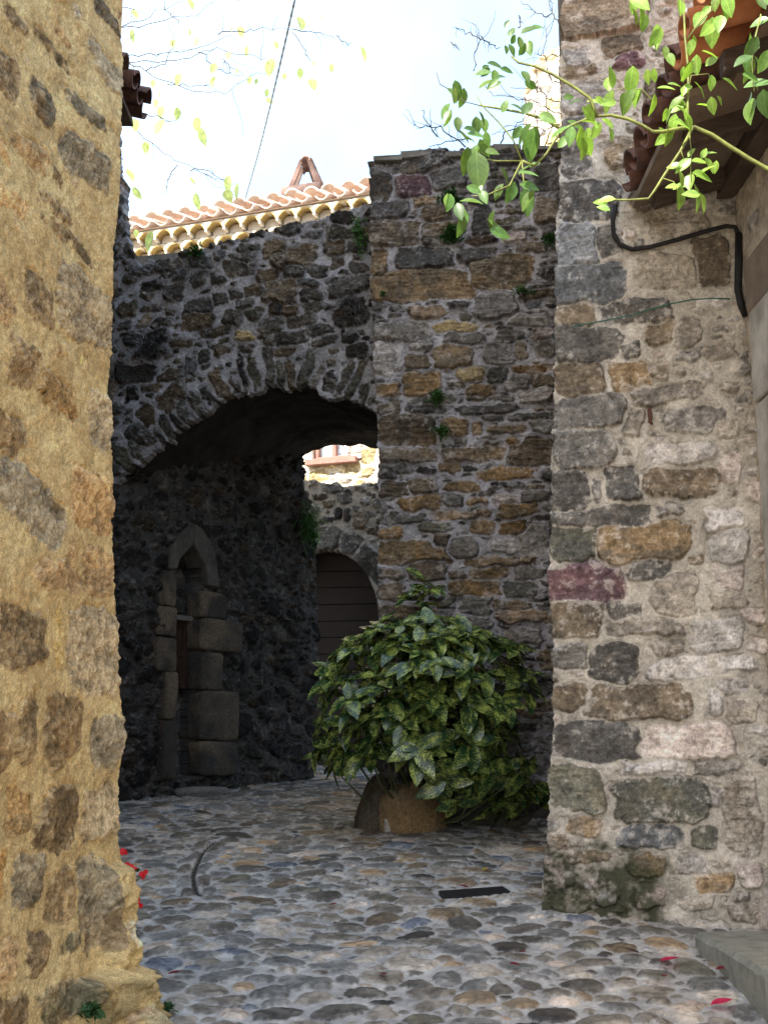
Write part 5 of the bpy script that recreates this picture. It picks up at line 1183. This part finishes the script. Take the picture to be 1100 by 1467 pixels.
for pts in ([(775, 140), (730, 60), (700, -20)], [(725, 70), (690, 80), (640, 60), (570, 0)], [(770, 270), (700, 270), (640, 260)], [(350, 340), (345, 260), (375, 185), (330, 110)], [(375, 185), (300, 155), (250, 130)], [(375, 185), (430, 215), (470, 230)], [(770, 560), (700, 530), (640, 500), (560, 480), (430, 465), (390, 400)], [(760, 600), (690, 640), (600, 610), (500, 620)], [(300, 720), (200, 640), (100, 610), (40, 620)], [(160, 670), (110, 600), (80, 540)], [(330, 680), (240, 690), (120, 720)], [(790, 420), (720, 400), (690, 300), (700, 180), (690, 90)], [(700, 720), (720, 600), (690, 480), (660, 420)], [(660, 720), (640, 560), (655, 440), (650, 300)], [(780, 500), (700, 480), (640, 420), (520, 430)], [(480, 700), (500, 640), (560, 600), (640, 560)], [(220, 200), (270, 245)], [(560, 140), (570, 100), (560, 70)], [(770, 640), (720, 700), (680, 760)]):
    twig(m_, pts, .0065, 8.7, 5)
m_.build("twigs", M_TWIG, bt, True)

# ================================================================== TREE behind the dark house
tb = np.array([-4.6, 10.2, 0]); tb[2] = 1.2
tr = empty("tree", tb, "thin branches with sparse pale yellow leaves against the white sky", "tree")
m_ = MB(); m_.tube([tb + np.array([.05 * math.sin(i), .04 * math.cos(i * 2), i * .8]) for i in range(9)], list(np.linspace(.16, .06, 9)), 12); m_.build("trunk", M_BARK, tr, True)
def tp_(x, y, Y=9.6): return at_depth(x / 2, y / 2, Y)
m_ = MB()
BR = [[(360, 160), (430, 155), (500, 150), (590, 130), (660, 100)], [(300, 175), (360, 178), (480, 172), (560, 155), (620, 140), (720, 160), (760, 165)], [(340, 160), (400, 190), (470, 235), (560, 262), (640, 268), (724, 208)], [(300, 280), (345, 325), (400, 380), (470, 440), (540, 480), (610, 510), (640, 515)], [(300, 95), (375, 65), (450, 35), (530, 0)], [(300, 90), (400, 75), (500, 50), (560, 45), (620, 0)], [(620, 95), (700, 85), (760, 80), (840, 85)], [(640, 170), (660, 185), (700, 215)], [(575, 150), (610, 185), (650, 210), (690, 215)], [(320, 10), (380, 25), (420, 40)], [(840, 90), (870, 140), (890, 175)], [(480, 240), (520, 245), (600, 240)], [(505, 470), (480, 520), (470, 555)], [(540, 480), (600, 490), (650, 525)], [(350, 310), (420, 325), (480, 345), (520, 340)], [(420, 200), (470, 180), (500, 120), (470, 60)], [(960, 100), (985, 120), (1010, 122)], [(840, 85), (900, 90), (960, 108)], [(680, 0), (740, -4), (780, -2)], [(510, 60), (480, 30), (470, 0)]]
for pts in BR: twig(m_, pts, .0055, 9.6, 3, ox=0, oy=0, sc=.5, jit=.08)
for pts in BR[:6]:
    e = tp_(*pts[0]); s0 = tb + np.array([0, 0, max(3.0, e[2] - 1.9)]); m_.tube([s0, (s0 + e) / 2 + np.array([-.1, .1, .3]), e], [.04, .02, .009], 6)
m_.build("branches", M_TWIG, tr, True)
TL = [(380, 97, 30), (385, 35, 25), (545, 5, 30), (543, 90, 18), (562, 115, 22), (512, 222, 30), (610, 228, 30), (613, 190, 28), (655, 155, 25), (708, 142, 28), (775, 185, 45), (716, 226, 20), (735, 230, 14), (765, 262, 18), (770, 285, 22), (860, 205, 25), (895, 235, 35), (950, 190, 22), (1040, 150, 38), (862, 60, 40), (495, 120, 25), (660, 75, 20), (418, 417, 28), (387, 352, 35), (462, 315, 30), (460, 355, 45), (508, 320, 30), (565, 350, 35), (580, 385, 40), (550, 515, 20), (564, 570, 38), (655, 520, 40), (652, 556, 38), (680, 542, 38), (370, 495, 35), (390, 548, 32), (390, 665, 20), (430, 685, 50), (640, 300, 20), (418, 275, 25), (375, 320, 30), (690, 85, 30), (925, 45, 15), (440, 235, 20), (790, 125, 20), (815, 215, 18), (680, 200, 16), (900, 178, 14), (460, 268, 26), (445, 292, 24)]
P, D, Nn, L = pix_leaves([(x, y, l, rs.uniform(50, 115)) for x, y, l in TL], 9.6, 0, 0, .5, 1.0, .12, seed=8)
C = np.array([np.array([.36, .42, .20]) * rs.uniform(.7, 1.2) for _ in P])
leaf_cloud("leaves", P, D, Nn, L * 1.25, L * .75, C, leaf_mat("autumn_leaf", .6, .5, (1.0, 1.0, .6), .2), tr, droop=.12)
# ------------------------------------------------------------------ light and camera
EL = math.radians(45.0); SD = Vector((-.6 * math.cos(EL), -.8 * math.cos(EL), math.sin(EL)))
w = bpy.data.worlds.new("World"); scene.world = w; w.use_nodes = True
nt = w.node_tree; nt.nodes.clear()
sky = nt.nodes.new("ShaderNodeTexSky"); sky.sky_type = 'NISHITA'; sky.sun_disc = False
sky.sun_elevation = EL; sky.sun_rotation = math.radians(216.9); sky.air_density = 1.0; sky.dust_density = 2.5; sky.ozone_density = 1.0
bg = nt.nodes.new("ShaderNodeBackground"); bg.inputs[1].default_value = 0.12
wo = nt.nodes.new("ShaderNodeOutputWorld")
tcw = nt.nodes.new("ShaderNodeTexCoord"); nw = nt.nodes.new("ShaderNodeTexNoise"); nw.inputs["Scale"].default_value = 2.2; nw.inputs["Detail"].default_value = 5
nt.links.new(tcw.outputs["Generated"], nw.inputs["Vector"])
mr = nt.nodes.new("ShaderNodeMapRange"); mr.inputs[1].default_value = .36; mr.inputs[2].default_value = .7; mr.inputs[3].default_value = .05; mr.inputs[4].default_value = .9
nt.links.new(nw.outputs["Fac"], mr.inputs[0])
mw = nt.nodes.new("ShaderNodeMix"); mw.data_type = 'RGBA'; mw.inputs[7].default_value = (3.1, 4.2, 5.3, 1)   # thin bright cloud veil
nt.links.new(mr.outputs[0], mw.inputs[0]); nt.links.new(sky.outputs[0], mw.inputs[6]); nt.links.new(mw.outputs[2], bg.inputs[0]); nt.links.new(bg.outputs[0], wo.inputs[0])
sl_ = bpy.data.lights.new("sun", 'SUN'); sl_.energy = 3.5; sl_.angle = math.radians(.5); sl_.color = (1.0, .95, .86)
so = bpy.data.objects.new("sun", sl_); so.rotation_euler = (-SD).to_track_quat('-Z', 'Y').to_euler(); so.location = (-6, -8, 14); COL.objects.link(so)
cd = bpy.data.cameras.new("camera"); cd.sensor_fit = 'HORIZONTAL'; cd.sensor_width = 36; cd.lens = 36 * F / 1100; cd.clip_end = 500; cd.clip_start = .05
co = bpy.data.objects.new("camera", cd); co.location = (0, 0, 1.6); co.rotation_euler = (math.pi / 2 + TILT, 0, 0); COL.objects.link(co)
scene.camera = co
scene.view_settings.view_transform = 'Standard'; scene.view_settings.look = 'None'; scene.view_settings.gamma = 1; scene.view_settings.exposure = 2.05
scene.cycles.max_bounces = 8; scene.cycles.diffuse_bounces = 4; scene.cycles.use_denoising = True
